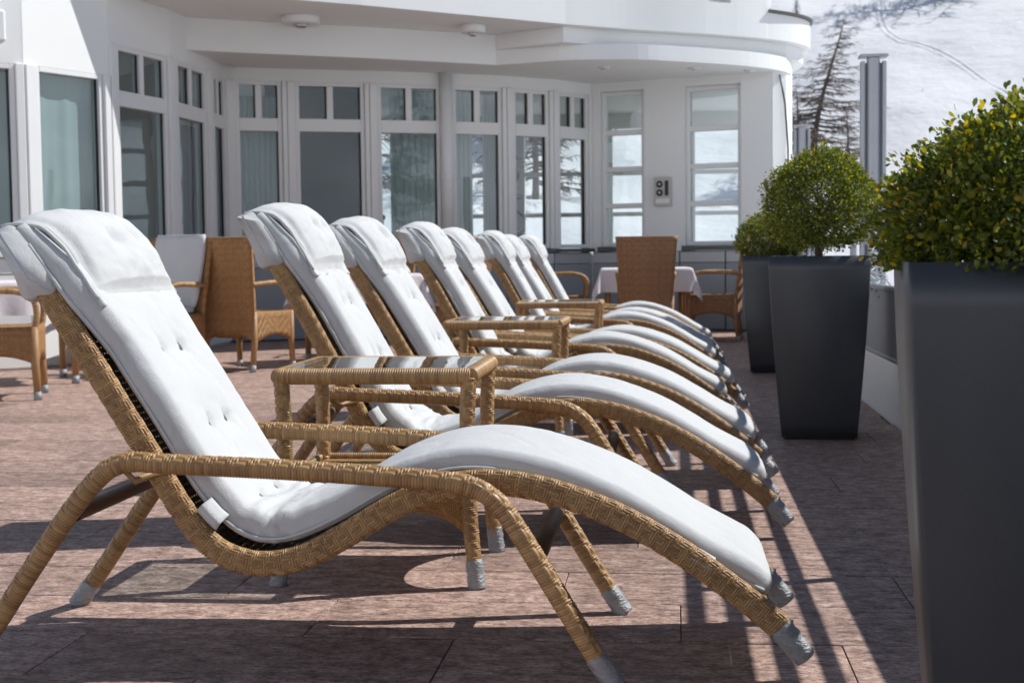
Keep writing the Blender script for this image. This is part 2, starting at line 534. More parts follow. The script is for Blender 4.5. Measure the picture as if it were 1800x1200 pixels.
def twill_band(name, path, sec_h, sec_t, yoff_sign=1, cell=0.0058):
    """rail with a rounded rectangular section, herringbone strands modelled cell by cell; path in XZ"""
    P, s = smooth_path(path, ds=cell)
    nc = len(P) - 1
    L = s[-1]
    a, b = sec_h / 2 - 0.002, sec_t / 2 - 0.002
    # section perimeter (n along N, y)
    r = b * 0.95
    sec = []
    for cx, cy, a0 in ((a - r, b - r, 0), (-(a - r), b - r, 90), (-(a - r), -(b - r), 180), (a - r, -(b - r), 270)):
        for d in np.linspace(0, 90, 7):
            sec.append((cx + r * math.cos(R(a0 + d)), cy + r * math.sin(R(a0 + d))))
    sec = np.array(sec + [sec[0]])
    q = np.concatenate([[0], np.cumsum(np.linalg.norm(np.diff(sec, axis=0), axis=1))])
    nj = int(round(q[-1] / cell / 2)) * 2
    sub = np.array([0.0, 0.22, 0.5, 0.78])
    us = (np.arange(nc)[:, None] + sub[None]).reshape(-1) / nc * L
    vs = (np.arange(nj)[:, None] + sub[None]).reshape(-1) / nj * q[-1]
    Px = np.stack([np.interp(us, s, P[:, c]) for c in range(2)], 1)
    T = tangents(np.stack([np.interp(us, s, P[:, c]) for c in range(2)], 1))
    # smooth tangents
    N = np.stack([-T[:, 1], T[:, 0]], 1)
    sx = np.interp(vs, q, sec[:, 0]); sy = np.interp(vs, q, sec[:, 1])
    cen = np.array([sx, sy]).T
    i = np.repeat(np.arange(nc), 4); j = np.repeat(np.arange(nj), 4)
    fu = np.tile(sub, nc); fv = np.tile(sub, nj)
    I, J = np.meshgrid(i, j, indexing='ij'); FU, FV = np.meshgrid(fu, fv, indexing='ij')
    z = np.abs((J % 8) - 4)
    sel = ((I + z) % 6) < 3
    pr = lambda f: np.where(f < 0.1, 0.0, np.where(np.abs(f - 0.5) < 0.1, 1.0, 0.82))
    h = np.where(sel, pr(FV), pr(FU)) * 0.0042
    k = np.where(sel, (I + z) % 6 - 1 + (FU - 0.5), (I + z) % 6 - 4 + (FU - 0.5))
    tab = rng.random(5000)
    tone = np.where(sel, tab[(J * 37 + ((I + z) // 6) * 11) % 5000], tab[(I * 13) % 5000])
    nn = cen / np.maximum(np.linalg.norm(cen / np.array([a, b]), axis=1, keepdims=True), 1e-6)
    nrm = cen / np.array([a ** 2, b ** 2]); nrm /= np.linalg.norm(nrm, axis=1, keepdims=True)
    off = cen[None] + nrm[None] * h[..., None]
    V = np.zeros((len(us), len(vs), 3))
    V[..., 0] = Px[:, None, 0] + N[:, None, 0] * off[..., 0]
    V[..., 2] = Px[:, None, 1] + N[:, None, 1] * off[..., 0]
    V[..., 1] = off[..., 1]
    return grid_mesh(name, V, close_v=True, tone=tone, cap=True)

def cap_mesh(name, p0, p1, r0, r1, seed=0):
    """crumpled tape sleeve with a closed lower end"""
    p0, p1 = np.array(p0, float), np.array(p1, float)
    T = (p1 - p0); L = np.linalg.norm(T); T /= L
    ref = np.array([0, 1.0, 0]) if abs(T[1]) < 0.9 else np.array([1.0, 0, 0])
    u = np.cross(T, ref); u /= np.linalg.norm(u); w = np.cross(T, u)
    n, m = 14, 18
    V = np.zeros((n + 2, m, 3))
    for k in range(n + 2):
        t = min(max(k - 1, 0) / (n - 1), 1)
        for j in range(m):
            a = 2 * math.pi * j / m
            rr = r0 + (r1 - r0) * t
            if k == 0: rr *= 0.6
            if k == n + 1: rr *= 0.25
            if k == n: rr *= 0.9
            d = noise.noise(Vector((math.cos(a) * 2 + seed, math.sin(a) * 2, t * 7))) * 0.0035
            V[k, j] = p0 + T * L * t + (rr + d) * (math.cos(a) * u + math.sin(a) * w)
    return grid_mesh(name, V, close_v=True, cap=True)

# ------------------------------------------------------------------ terrain and snow
def terrain_h(x, y):
    r = math.hypot(x, y)
    t = max(0.0, r - 30.0)
    base = -3.2 + 0.40 * t * t / (t + 9.0)
    n = noise.noise(Vector((x * 0.018, y * 0.018, 0.3))) * 5.0 + noise.noise(Vector((x * 0.05, y * 0.05, 4.3))) * 1.8
    n += noise.noise(Vector((x * 0.13, y * 0.13, 9.1))) * 1.0 + noise.noise(Vector((x * 0.36, y * 0.36, 2.1))) * 0.22
    return base + n * min(1.0, t / 25.0)

def build_terrain():
    rad = np.concatenate([[6], np.linspace(18, 130, 150), np.linspace(134, 420, 40)])
    na = 400
    ang = np.linspace(0, 2 * math.pi, na, endpoint=False)
    V = np.zeros((len(rad), na, 3))
    for i, r in enumerate(rad):
        for j, a in enumerate(ang):
            x, y = r * math.sin(a), r * math.cos(a) + 5
            V[i, j] = (x, y, terrain_h(x, y) if r > 15 else -3.2)
    o = link('snow_slope', grid_mesh('snow_slope', V, close_v=True), 'snow')
    tag(o, 'snow covered mountain slope rising behind the hotel terrace', 'slope', kind='structure')
build_terrain()

def on_slope(az, el):
    """point where a sight line from the terrace meets the slope"""
    az, el = R(az), R(el)
    d = 20.0
    while d < 380:
        x, y, z = d * math.sin(az), d * math.cos(az), 0.9 + d * math.tan(el)
        if terrain_h(x, y) > z: break
        d += 0.25
    return Vector((x, y, terrain_h(x, y)))

# ------------------------------------------------------------------ terrace floor
def build_terrace():
    base = MB().prism([(-9, -4), (1.16, -4), (1.16, 24), (-9, 24)], -3.6, -0.009).mesh('terrace')
    t = link('terrace', base, 'joint')
    tag(t, 'terrace paved with long reddish granite slabs', 'terrace', kind='structure')
    LW, LD = 0.9, 0.358
    sl = MB().box((-LW / 2 + 0.0012, -LD / 2 + 0.0032, -0.03), (LW / 2 - 0.0012, LD / 2 - 0.0032, 0)).mesh('slab', 0.0015, 1)
    rest = MB()
    y0 = 2.925 - 5 * LD
    row = 0
    y = y0
    while y < 17.4:
        offx = (0.36, 0.04, 0.62, 0.25, 0.80)[row % 5] + 0.03 * random.uniform(-1, 1)
        k0 = int(math.floor((-9.0 - offx) / LW))
        x = offx + k0 * LW
        while x < 1.16:
            xc, yc = x + LW / 2, y + LD / 2
            x1 = min(x + LW, 1.155)
            vis = -0.62 * yc - 1.3 < xc < 0.25 * yc + 1.6 and yc > 1.2
            dz = random.uniform(-0.0007, 0.0007)
            if vis and yc < 8.6 and x1 == x + LW:
                link('slab', sl, 'granite', t, (xc, yc, dz))
            elif x1 - x > 0.05:
                rest.box((max(x, -8.99) + 0.002, y + 0.002, -0.03), (x1 - 0.002, y + LD - 0.002, dz))
            x += LW
        y += LD
        row += 1
    o = link('far_slabs', rest.mesh('far_slabs'), 'granite', t)
    tag(o, kind='stuff')
build_terrace()

# ------------------------------------------------------------------ hotel building
FAC = [(-6.6, 10.3), (-5.33, 11.4), (-4.94, 12.25), (-4.74, 13.28), (-4.70, 14.28), (-4.74, 15.0), (-4.15, 15.27), (-3.31, 15.62),
       (-2.52, 15.98), (-1.87, 16.37), (-1.37, 16.8), (-0.95, 17.35), (1.16, 16.6)]
Z_SILL, Z_LOW1, Z_UP0, Z_UP1, Z_TOP = 1.02, 2.29, 2.43, 2.79, 2.975

def seg_frame(a, b):
    a, b = Vector((*a, 0)), Vector((*b, 0))
    d = b - a
    L = d.length
    ang = math.atan2(d.y, d.x)
    return Matrix.Translation(a) @ Matrix.Rotation(ang, 4, 'Z'), L     # local x along the wall, -y outwards

def build_hotel():
    h = empty('hotel_building', (-1.8, 16.0, 0))
    tag(h, 'white hotel with angled window front and curved canopy beyond the terrace', 'building')
    inv = Matrix.Translation((1.8, -16.0, 0))
    def add(name, mb, mat, parent=h, bevel=0.0, tri=False, **kw):
        mb.v = [tuple((inv @ Vector(p))) for p in mb.v]
        return link(name, mb.mesh(name, bevel, 1, tri), mat, parent)
    def wallbox(M, x0, x1, y0, y1, z0, z1):
        return MB().box((x0, y0, z0), (x1, y1, z1), M)
    # base wall, header and window units, one per segment
    for k in range(12):
        M, L = seg_frame(FAC[k], FAC[k + 1])
        bay = k == 11
        header0 = 2.9 if bay else (2.54 if k in (0, 1) else Z_UP1 + 0.04)
        base_mat = 'wall' if k < 5 else 'grey_panel'
        add('base_wall', wallbox(M, 0.01, L - 0.01, 0.02, 0.22, -0.05, 0.94), 'wall' if k < 5 else 'dark_sill')
        npan = max(1, int(round(L / 0.62)))
        for p in range(npan):
            x0, x1 = L * p / npan + 0.012, L * (p + 1) / npan - 0.004
            add('panel', wallbox(M, x0, x1, -0.004, 0.018, 0.02, 0.80), base_mat, bevel=0.003)
            add('panel', wallbox(M, x0, x1, -0.010, 0.018, 0.806, 0.93), base_mat if k < 5 else 'alu', bevel=0.003)
        if not bay:
            add('header', wallbox(M, -0.004, L + 0.004, 0.0, 0.2, header0, 3.288), 'wall')
            # posts at the ends of the unit
            pw = 0.09 if k > 4 else 0.12
            add('post', wallbox(M, 0.0 + 0.002, pw, -0.03, 0.14, 0.94, header0 + 0.001), 'frame', bevel=0.006)
            add('post', wallbox(M, L - pw * 0.6, L - 0.002, -0.028, 0.13, 0.94, header0 + 0.001), 'frame', bevel=0.006)
            add('sill', wallbox(M, 0.0, L, -0.05, 0.16, 0.942, 0.985), 'frame' if k < 5 else 'dark_sill', bevel=0.004)
            x0, x1 = pw, L - pw * 0.6
            fr = MB()
            fw = 0.045
            tall = k in (0, 1)
            ztop = header0
            for (xa, xb, za, zb) in ((x0 + 0.001, x0 + fw, 0.99, ztop), (x1 - fw, x1 - 0.001, 0.99, ztop), (x0 + fw, x1 - fw, 0.99, 0.99 + fw), (x0 + fw, x1 - fw, ztop - fw, ztop)):
                fr.box((xa, 0.0, za), (xb, 0.09, zb), M)
            w = None
            if not tall:
                fr.box((x0 + fw, 0.002, Z_LOW1), (x1 - fw, 0.088, Z_UP0), M)
                xm = (x0 + x1) / 2
                fr.box((xm - 0.035, 0.003, Z_UP0), (xm + 0.035, 0.087, ztop - fw), M)
            w = add('window', fr, 'frame', bevel=0.004)
            gm = 'clear_glass' if k >= 8 else 'glass'
            rects = [(x0 + fw, x1 - fw, 0.99 + fw, (ztop - fw) if tall else Z_LOW1)]
            if not tall:
                rects += [(x0 + fw, xm - 0.035, Z_UP0, ztop - fw), (xm + 0.035, x1 - fw, Z_UP0, ztop - fw)]
            for (xa, xb, za, zb) in rects:
                add('pane', wallbox(M, xa, xb, 0.050, 0.056, za, zb), gm, w)
                # dark seal on the hinge side
                add('seal', wallbox(M, xb - 0.014, xb, 0.030, 0.049, za, zb), 'dark_metal', w)
        else:
            # the bay: plastered piers with two tall four-light windows
            win = [(0.12, 0.68), (1.19, 1.87)]
            edges = [0.0] + [e for w in win for e in w] + [L]
            for q in range(0, 6, 2):
                add('pier', wallbox(M, edges[q] + 0.001, edges[q + 1], 0.0, 0.22, 0.94, 3.30), 'wall')
            for (xa, xb) in win:
                add('header', wallbox(M, xa + 0.001, xb - 0.001, 0.004, 0.21, 2.86, 3.30), 'wall')
                add('sill', wallbox(M, xa - 0.03, xb + 0.03, -0.05, 0.15, 0.942, 1.0), 'dark_sill', bevel=0.004)
                fr = MB()
                fw = 0.05
                for (p0, p1, za, zb) in ((xa + 0.002, xa + fw, 1.002, 2.858), (xb - fw, xb - 0.002, 1.002, 2.858), (xa + fw, xb - fw, 1.002, 1.002 + fw), (xa + fw, xb - fw, 2.858 - fw, 2.858)):
                    fr.box((p0, 0.05, za), (p1, 0.14, zb), M)
                zz = [1.052 + (2.808 - 1.052) * q / 4 for q in range(5)]
                for q in range(1, 4):
                    fr.box((xa + fw, 0.052, zz[q] - 0.03), (xb - fw, 0.138, zz[q] + 0.03), M)
                w = add('window', fr, 'frame', bevel=0.004)
                for q in range(4):
                    add('pane', wallbox(M, xa + fw, xb - fw, 0.09, 0.096, zz[q] + (0.03 if q else 0), zz[q + 1] - (0.03 if q < 3 else 0)), 'clear_glass', w)
    # round pilaster between two windows of the back front
    add('column', MB().tube([(-2.5, 15.95, 0.9), (-2.5, 15.95, 2.97)], 0.075, 16), 'frame')
    # end wall of the bay, turning away
    add('end_wall', MB().prism([(1.165, 16.6), (1.33, 16.72), (1.42, 17.0), (1.42, 17.9), (1.22, 17.9), (1.22, 17.1), (1.165, 16.85)], -0.5, 3.29), 'wall')
    add('cable', MB().tube([(1.25, 16.62, 2.93), (1.31, 16.64, 2.6), (1.345, 16.66, 2.1), (1.35, 16.66, 0.6)], 0.012, 6), 'dark_metal')
    # soffits and canopy slab
    A = [(-5.05, 11.88), (-2.9, 13.4), (-1.07, 14.87), (-0.47, 15.28), (0.1, 15.60), (0.55, 15.88), (0.98, 16.2), (1.30, 16.50), (1.52, 16.8), (1.64, 17.15), (1.62, 17.6), (1.45, 18.1)]
    tail, _q = smooth_path(A[2:], n=44)
    A = A[:2] + [tuple(p) for p in tail]
    back = [(1.45, 21.5), (-9, 21.5), (-9, 9.6), (-6.9, 10.2), (-5.4, 11.55)]
    add('canopy', MB().prism(A + back, 3.29, 3.58), 'wall', tri=True)
    Mi = [(-1.86, 15.41), (-1.5, 15.2), (-1.1, 15.0)] + [(x - 0.07, y + 0.13) for x, y in A[6:]]
    add('cornice', MB().prism(Mi + [(1.3, 21), (-1.2, 21), (-1.6, 15.8)], 3.128, 3.288), 'wall', tri=True)
    B = [(-4.9, 13.62), (-4.41, 13.93), (-3.15, 14.62), (-1.86, 15.42), (-1.55, 15.33), (-1.15, 15.2), (-0.75, 15.2), (-0.33, 15.28), (0.1, 15.52), (0.55, 15.82), (0.9, 16.1), (1.18, 16.42), (1.36, 16.75), (1.42, 17.1), (1.40, 17.6)]
    bt, _q = smooth_path(B[3:], n=40)
    B = B[:3] + [tuple(p) for p in bt]
    add('bulkhead', MB().prism(B + [(1.35, 21), (-4.6, 21), (-4.6, 15.1)], 2.965, 3.126), 'wall', tri=True)
    B2 = [(-4.9, 13.60), (-4.41, 13.91), (-3.15, 14.60), (-1.88, 15.40), (-1.6, 15.62), (-1.7, 20.9), (-4.55, 20.9), (-4.55, 15.1)]
    add('bulkhead', MB().prism(B2, 2.967, 3.287), 'wall', tri=True)
    add('roof_cap', MB().prism([(x + 0.03, y - 0.03) for x, y in A if x > 1.0 or y > 17.5] + [(1.2, 18.1), (1.1, 16.42)], 3.582, 3.612), 'roof_cap', tri=True)
    # upper storey, flush with the canopy edge, with a window recess
    U = [(-5.05, 11.88), (-2.9, 13.4)] + [p for p in A[2:] if p[0] < 1.1 and p[1] < 16.6] + [(1.14, 16.36)]
    kn = min(range(len(U) - 1), key=lambda q: abs(U[q][0] - 0.42))
    U = U[:kn + 1] + U[kn + 4:]
    up = MB()
    for k in range(len(U) - 1):
        M, L = seg_frame(U[k], U[k + 1])
        if k == kn:
            up.box((0, -0.003, 3.291), (L, 0.3, 3.64), M)
            up.box((0, -0.003, 3.64), (0.06, 0.3, 6.2), M)
            up.box((0.34, -0.003, 3.64), (L, 0.3, 6.2), M)
            up.box((0.06, 0.2, 3.64), (0.34, 0.3, 6.2), M)
        else:
            up.box((0, -0.003, 3.291), (L, 0.3, 6.2), M)
    add('upper_wall', up, 'wall')
    add('upper_wall', MB().box((1.09, 16.45, 3.62), (1.14, 18.3, 6.2)), 'wall')
    # awning cassette on the left
    M, L = seg_frame(FAC[0], FAC[1])
    add('awning_box', wallbox(M, -0.3, L - 0.22, -0.34, -0.02, 2.66, 2.92), 'frame', bevel=0.02)
    # interior shell: floor, back wall with openings, partition
    add('interior_floor', MB().prism([(-9, 9.8), (-6.7, 10.4), (-5.45, 11.5), (-5.0, 12.3), (-4.85, 13.3), (-4.8, 15.1), (-3.3, 15.8), (-1.0, 17.5), (1.2, 16.9), (1.4, 21.4), (-9, 21.4)], 0.0, 0.02), 'interior_floor', tri=True)
    iw = MB()
    iw.box((-8.9, 20.9, 0.02), (-6.9, 20.99, 3.29))
    iw.box((-8.9, 21.0, 0.02), (-3.6, 21.2, 0.9))
    iw.box((-8.9, 21.0, 2.75), (-3.6, 21.2, 3.29))
    for x in (-8.7, -7.4, -6.1, -4.8):
        iw.box((x - 0.06, 21.01, 0.9), (x + 0.06, 21.19, 2.75))
    iw.box((-8.95, 9.8, 0.02), (-8.8, 21.0, 3.29))
    iw.box((-3.6, 21.0, 0.02), (1.4, 21.2, 0.9))
    iw.box((-3.6, 21.0, 2.75), (1.4, 21.2, 3.29))
    for x in (-3.5, -2.2, -0.9, 0.3, 1.3):
        iw.box((x - 0.06, 21.01, 0.9), (x + 0.06, 21.19, 2.75))
    for z in (1.5, 2.1):
        iw.box((-3.6, 21.05, z - 0.03), (1.4, 21.15, z + 0.03))
    add('interior_wall', iw, 'interior')
    shade_block = MB().box((-4.75, 16.5, 0.02), (-3.62, 17.2, 2.96))  # added block, its dark colour stands for the unlit room behind one window
    add('room_shade_block', shade_block, 'dark_room')
    return h
build_hotel()

def curtain(x0, y0, x1, y1, z0, z1, waves, amp, mat, label, gap=0.0):
    n = 90
    V = np.zeros((n, 2, 3))
    d = Vector((x1 - x0, y1 - y0, 0)); L = d.length; nrm = Vector((-d.y, d.x, 0)).normalized()
    for k in range(n):
        t = k / (n - 1)
        p = Vector((x0, y0, 0)) + d * t + nrm * (amp * math.sin(t * waves * 6.283) + amp * 0.4 * math.sin(t * waves * 2.1 * 6.283 + 1))
        V[k, 0] = (p.x, p.y, z0); V[k, 1] = (p.x, p.y, z1)
    o = link('curtain', grid_mesh('curtain', V), mat)
    return tag(o, label, 'curtain', 'curtains behind the hotel windows')
def inset(k, t, d):
    M, L = seg_frame(FAC[k], FAC[k + 1])
    p = M @ Vector((L * t, d, 0))
    return p.x, p.y
curtain(*inset(5, 0.1, 0.35), *inset(5, 0.95, 0.35), 0.1, 2.7, 9, 0.03, 'sheer', 'pale blue patterned curtain behind the window in the inner corner')
curtain(*inset(7, 0.36, 0.35), *inset(7, 0.95, 0.35), 0.1, 2.8, 7, 0.03, 'sheer', 'sheer white curtain in the window left of the round column')
curtain(*inset(8, 0.06, 0.35), *inset(8, 0.62, 0.35), 0.1, 2.8, 7, 0.03, 'sheer', 'sheer white curtain in the window right of the round column')
curtain(*inset(4, 0.1, 0.3), *inset(4, 0.9, 0.3), 0.1, 2.3, 4, 0.03, 'blue_cloth', 'deep blue curtain in the narrow last window of the left wing')
curtain(*inset(9, 0.0, 0.5), *inset(9, 0.28, 0.45), 0.1, 2.8, 4, 0.03, 'sheer', 'narrow sheer curtain beside the indoor rubber plant')

curtain(*inset(1, 0.06, 0.13), *inset(1, 0.97, 0.13), 0.1, 2.5, 3, 0.006, 'sheer', 'flat pale blind behind the large sunlit window at the left')
curtain(*inset(0, 0.3, 0.3), *inset(0, 0.97, 0.3), 0.1, 2.5, 3, 0.006, 'sheer', 'flat pale blind behind the window cut by the left picture edge')
def indoor_plant(x, y, h, n, seed, label, leaf=0.16):
    r = random.Random(seed)
    e = empty('potted_plant', (x, y, 0.02))
    tag(e, label, 'plant')
    pot = MB().tube([(0, 0, 0), (0, 0, 0.3), (0, 0, 0.34)], [0.13, 0.17, 0.18], 14)
    link('pot', pot.mesh('pot'), 'device', e)
    st = MB(); lf = MB()
    for q in range(3):
        top = Vector((r.uniform(-.15, .15), r.uniform(-.1, .1), h * r.uniform(.8, 1)))
        st.tube([(0, 0, 0.3), top * 0.5 + Vector((r.uniform(-.05, .05), 0, 0.1)), top], [0.015, 0.012, 0.006], 6)
        for k in range(n):
            t = r.uniform(0.28, 1)
            p = top * t
            a = r.uniform(0, 6.28); el = r.uniform(-0.5, 0.9)
            d = Vector((math.cos(a) * math.cos(el), math.sin(a) * math.cos(el), math.sin(el)))
            s = d.cross(Vector((0, 0, 1))).normalized()
            L = leaf * r.uniform(.7, 1.25)
            c = p + d * L * 0.2
            dn = Vector((0, 0, -L * 0.18))
            lf.add([c, c + d * L * .35 + s * L * .22, c + d * L * .7 + s * L * .2 + dn * .5, c + d * L + dn, c + d * L * .7 - s * L * .2 + dn * .5, c + d * L * .35 - s * L * .22, c + d * L * .5 - Vector((0, 0, L * .06))],
                   [(0, 1, 6), (1, 2, 6), (2, 3, 6), (3, 4, 6), (4, 5, 6), (5, 0, 6)], True)
    link('stem', st.mesh('stem'), 'twig', e)
    m = lf.mesh('foliage')
    at = m.attributes.new('tone', 'FLOAT', 'POINT'); at.data.foreach_set('value', np.random.default_rng(seed).random(len(m.vertices)) * 0.5)
    o = link('foliage', m, 'leaf', e)
indoor_plant(*inset(9, 0.55, 0.55), 2.4, 26, 3, 'tall rubber plant with big dark leaves behind the hotel window', 0.26)
indoor_plant(*inset(2, 0.6, 0.7), 1.9, 22, 5, 'leafy indoor plant behind the first twin window of the left wing', 0.2)
indoor_plant(*inset(7, 0.3, 0.6), 1.6, 10, 8, 'small drooping plant beside the curtain left of the round column', 0.14)

def ceiling_lamp(x, y, z, r, label):
    e = empty('ceiling_lamp', (x, y, z))
    tag(e, label, 'lamp', 'lamps under the hotel canopy')
    link('housing', MB().tube([(0, 0, 0), (0, 0, -0.02), (0, 0, -0.075), (0, 0, -0.08)], [r, r, r, r * .93], 28).mesh('housing'), 'frame', e)
    link('bulb', MB().tube([(0, 0, -0.078), (0, 0, -0.10), (0, 0, -0.115)], [r * .4, r * .38, r * .2], 18).mesh('bulb'), 'chrome', e)
ceiling_lamp(-3.62, 13.9, 3.288, 0.19, 'larger looking round white surface lamp under the canopy, left one')
ceiling_lamp(-2.02, 14.75, 3.288, 0.13, 'round white surface lamp under the canopy above the window row')
def spot(x, y, label):
    e = empty('recessed_spot', (x, y, 2.964))
    tag(e, label, 'lamp', 'recessed spots under the round bay')
    link('ring', MB().tube([(0, 0, 0), (0, 0, -0.012)], [0.075, 0.06], 20).mesh('ring'), 'frame', e)
    link('lens', MB().tube([(0, 0, -0.011), (0, 0, -0.02)], [0.04, 0.03], 14).mesh('lens'), 'chrome', e)
spot(-0.72, 15.85, 'small recessed spot under the round bay, left of three')
spot(0.27, 16.1, 'small recessed spot under the round bay, middle of three')
spot(0.9, 16.45, 'small recessed spot under the round bay, right of three')

def intercom():
    M, L = seg_frame(FAC[11], FAC[12])
    e = empty('intercom_panel')
    e.matrix_world = M @ Matrix.Translation((0.93, -0.002, 1.64))
    tag(e, 'grey wall panel with two round dials on the white pier', 'panel')
    link('housing', MB().box((-0.105, -0.05, -0.17), (0.105, 0, 0.17)).mesh('housing', 0.008), 'device', e)
    for z in (0.09, -0.01):
        link('dial', MB().tube([(-0.035, -0.05, z), (-0.035, -0.06, z)], 0.04, 18).mesh('dial'), 'dark_metal', e)
        link('knob', MB().tube([(-0.035, -0.06, z), (-0.035, -0.068, z)], 0.018, 12).mesh('knob'), 'device', e)
    link('slot', MB().box((0.03, -0.056, -0.045), (0.075, -0.05, 0.13)).mesh('slot', 0.002), 'dark_metal', e)
    link('label_strip', MB().box((-0.085, -0.053, -0.135), (0.085, -0.05, -0.08)).mesh('label_strip', 0.001), 'frame', e)
intercom()

# ------------------------------------------------------------------ parapet and windbreak
def windbreak():
    w = link('parapet', MB().prism([(1.158, -1), (1.46, -1), (1.46, 20), (1.158, 20)], -3.0, 0.49).mesh('parapet', 0.01, 1), 'wall')
    tag(w, 'low white parapet wall along the terrace edge behind the planters', 'wall')
    e = empty('windbreak_railing', (1.075, 9.0, 0.49))
    tag(e, 'grey railing with slim rails fixed to the parapet behind the planters', 'railing')
    posts_y = [-0.4, 1.9, 4.2, 6.5, 8.6, 11.0, 13.4, 15.8]
    for a, b in zip(posts_y[:-1], posts_y[1:]):
        link('panel', MB().box((-0.008, a - 9 + 0.025, -0.115), (0.008, b - 9 - 0.025, 0.214)).mesh('panel', 0.002, 1), 'grey_panel', e)
    for z, r in ((-0.115, 0.014), (0.228, 0.018), (0.372, 0.018), (0.484, 0.018), (0.592, 0.018), (0.706, 0.020)):
        link('rail', MB().tube([(0, -10, z), (0, 6.9, z)], r, 10).mesh('rail'), 'alu', e)
    for y in posts_y:
        link('upright', MB().box((-0.018, y - 9 - 0.02, -0.13), (0.018, y - 9 + 0.02, 0.72)).mesh('upright', 0.004, 1), 'alu', e)
        link('bracket', MB().box((0.0185, y - 9 - 0.018, -0.055), (0.088, y - 9 + 0.018, -0.02)).mesh('bracket'), 'alu', e)
    for (y, lab) in ((8.88, 'tall grey slotted windbreak post rising behind the middle planter'), (13.6, 'grey windbreak post showing above the middle box bush, second away'), (18.4, 'farthest grey windbreak post beside the white bay corner')):
        p = empty('windbreak_post', (1.225, y, 0.0))
        tag(p, lab, 'post', 'tall windbreak posts')
        core = [(0.04 * math.cos(a), 0.04 * math.sin(a)) for a in np.linspace(0, 2 * math.pi, 20, endpoint=False)]
        link('core', MB().prism(core, 0.3, 2.07).mesh('core'), 'alu', p)
        for s in (-1, 1):
            link('channel', MB().box((s * 0.064 - 0.012, -0.03, 0.3), (s * 0.064 + 0.012, 0.03, 2.05)).mesh('channel', 0.004, 1), 'alu', p)
            link('web', MB().box((s * 0.045 - 0.008, 0.0, 0.3), (s * 0.045 + 0.008, 0.02, 2.04)).mesh('web'), 'grey_panel', p)
        link('cap_plate', MB().box((-0.085, -0.06, 2.071), (0.085, 0.06, 2.09)).mesh('cap_plate', 0.005, 1), 'alu', p)
        link('sleeve', MB().box((-0.095, -0.075, 0.20), (0.09, 0.075, 0.62)).mesh('sleeve', 0.006, 1), 'grey_panel', p)
    # tangled string lights on the railing
    mb = MB()
    r = random.Random(4)
    for s in range(5):
        pts = []
        y = 8.0 + s * 0.12
        for k in range(34):
            pts.append((1.09 + r.uniform(-.035, .05), y - 0.45 + 0.10 * math.sin(k * .9 + s) + r.uniform(-.03, .03), 0.62 + 0.6 * k / 33 + r.uniform(-.02, .02)))
        mb.tube(pts, 0.0035, 5)
        for p in pts[::2]:
            mb.tube([p, (p[0] - 0.012, p[1], p[2] - 0.022)], [0.005, 0.002], 5)
    o = link('string_lights', mb.mesh('string_lights'), 'frosted')
    tag(o, 'tangle of white string lights hanging on the railing beside the middle planter', 'string lights')
windbreak()

# ------------------------------------------------------------------ planters and box bushes
def planter_mesh():
    zs = np.linspace(0, 0.872, 14)
    out = []
    for z in zs:
        t = z / 0.872
        w = 0.178 + 0.060 * (1 - (1 - t) ** 1.35)
        out.append((w, z))
    c = 0.006
    def ring(w, z):
        return [(w - c, -w, z), (w, -w + c, z), (w, w - c, z), (w - c, w, z), (-w + c, w, z), (-w, w - c, z), (-w, -w + c, z), (-w + c, -w, z)]
    V = [ring(w, z) for w, z in out]
    wt = out[-1][0]
    V += [ring(wt - 0.012, 0.872), ring(wt - 0.012, 0.80)]
    V = np.array(V)
    return grid_mesh('planter_shell', V, close_v=True, smooth=False, cap=True)
PLM = planter_mesh()
SOIL = MB().box((-0.222, -0.222, 0.80), (0.222, 0.222, 0.835)).mesh('soil', 0.004, 1)
FOOT = MB().box((-0.165, -0.165, 0.0), (0.165, 0.165, 0.012)).mesh('plinth')

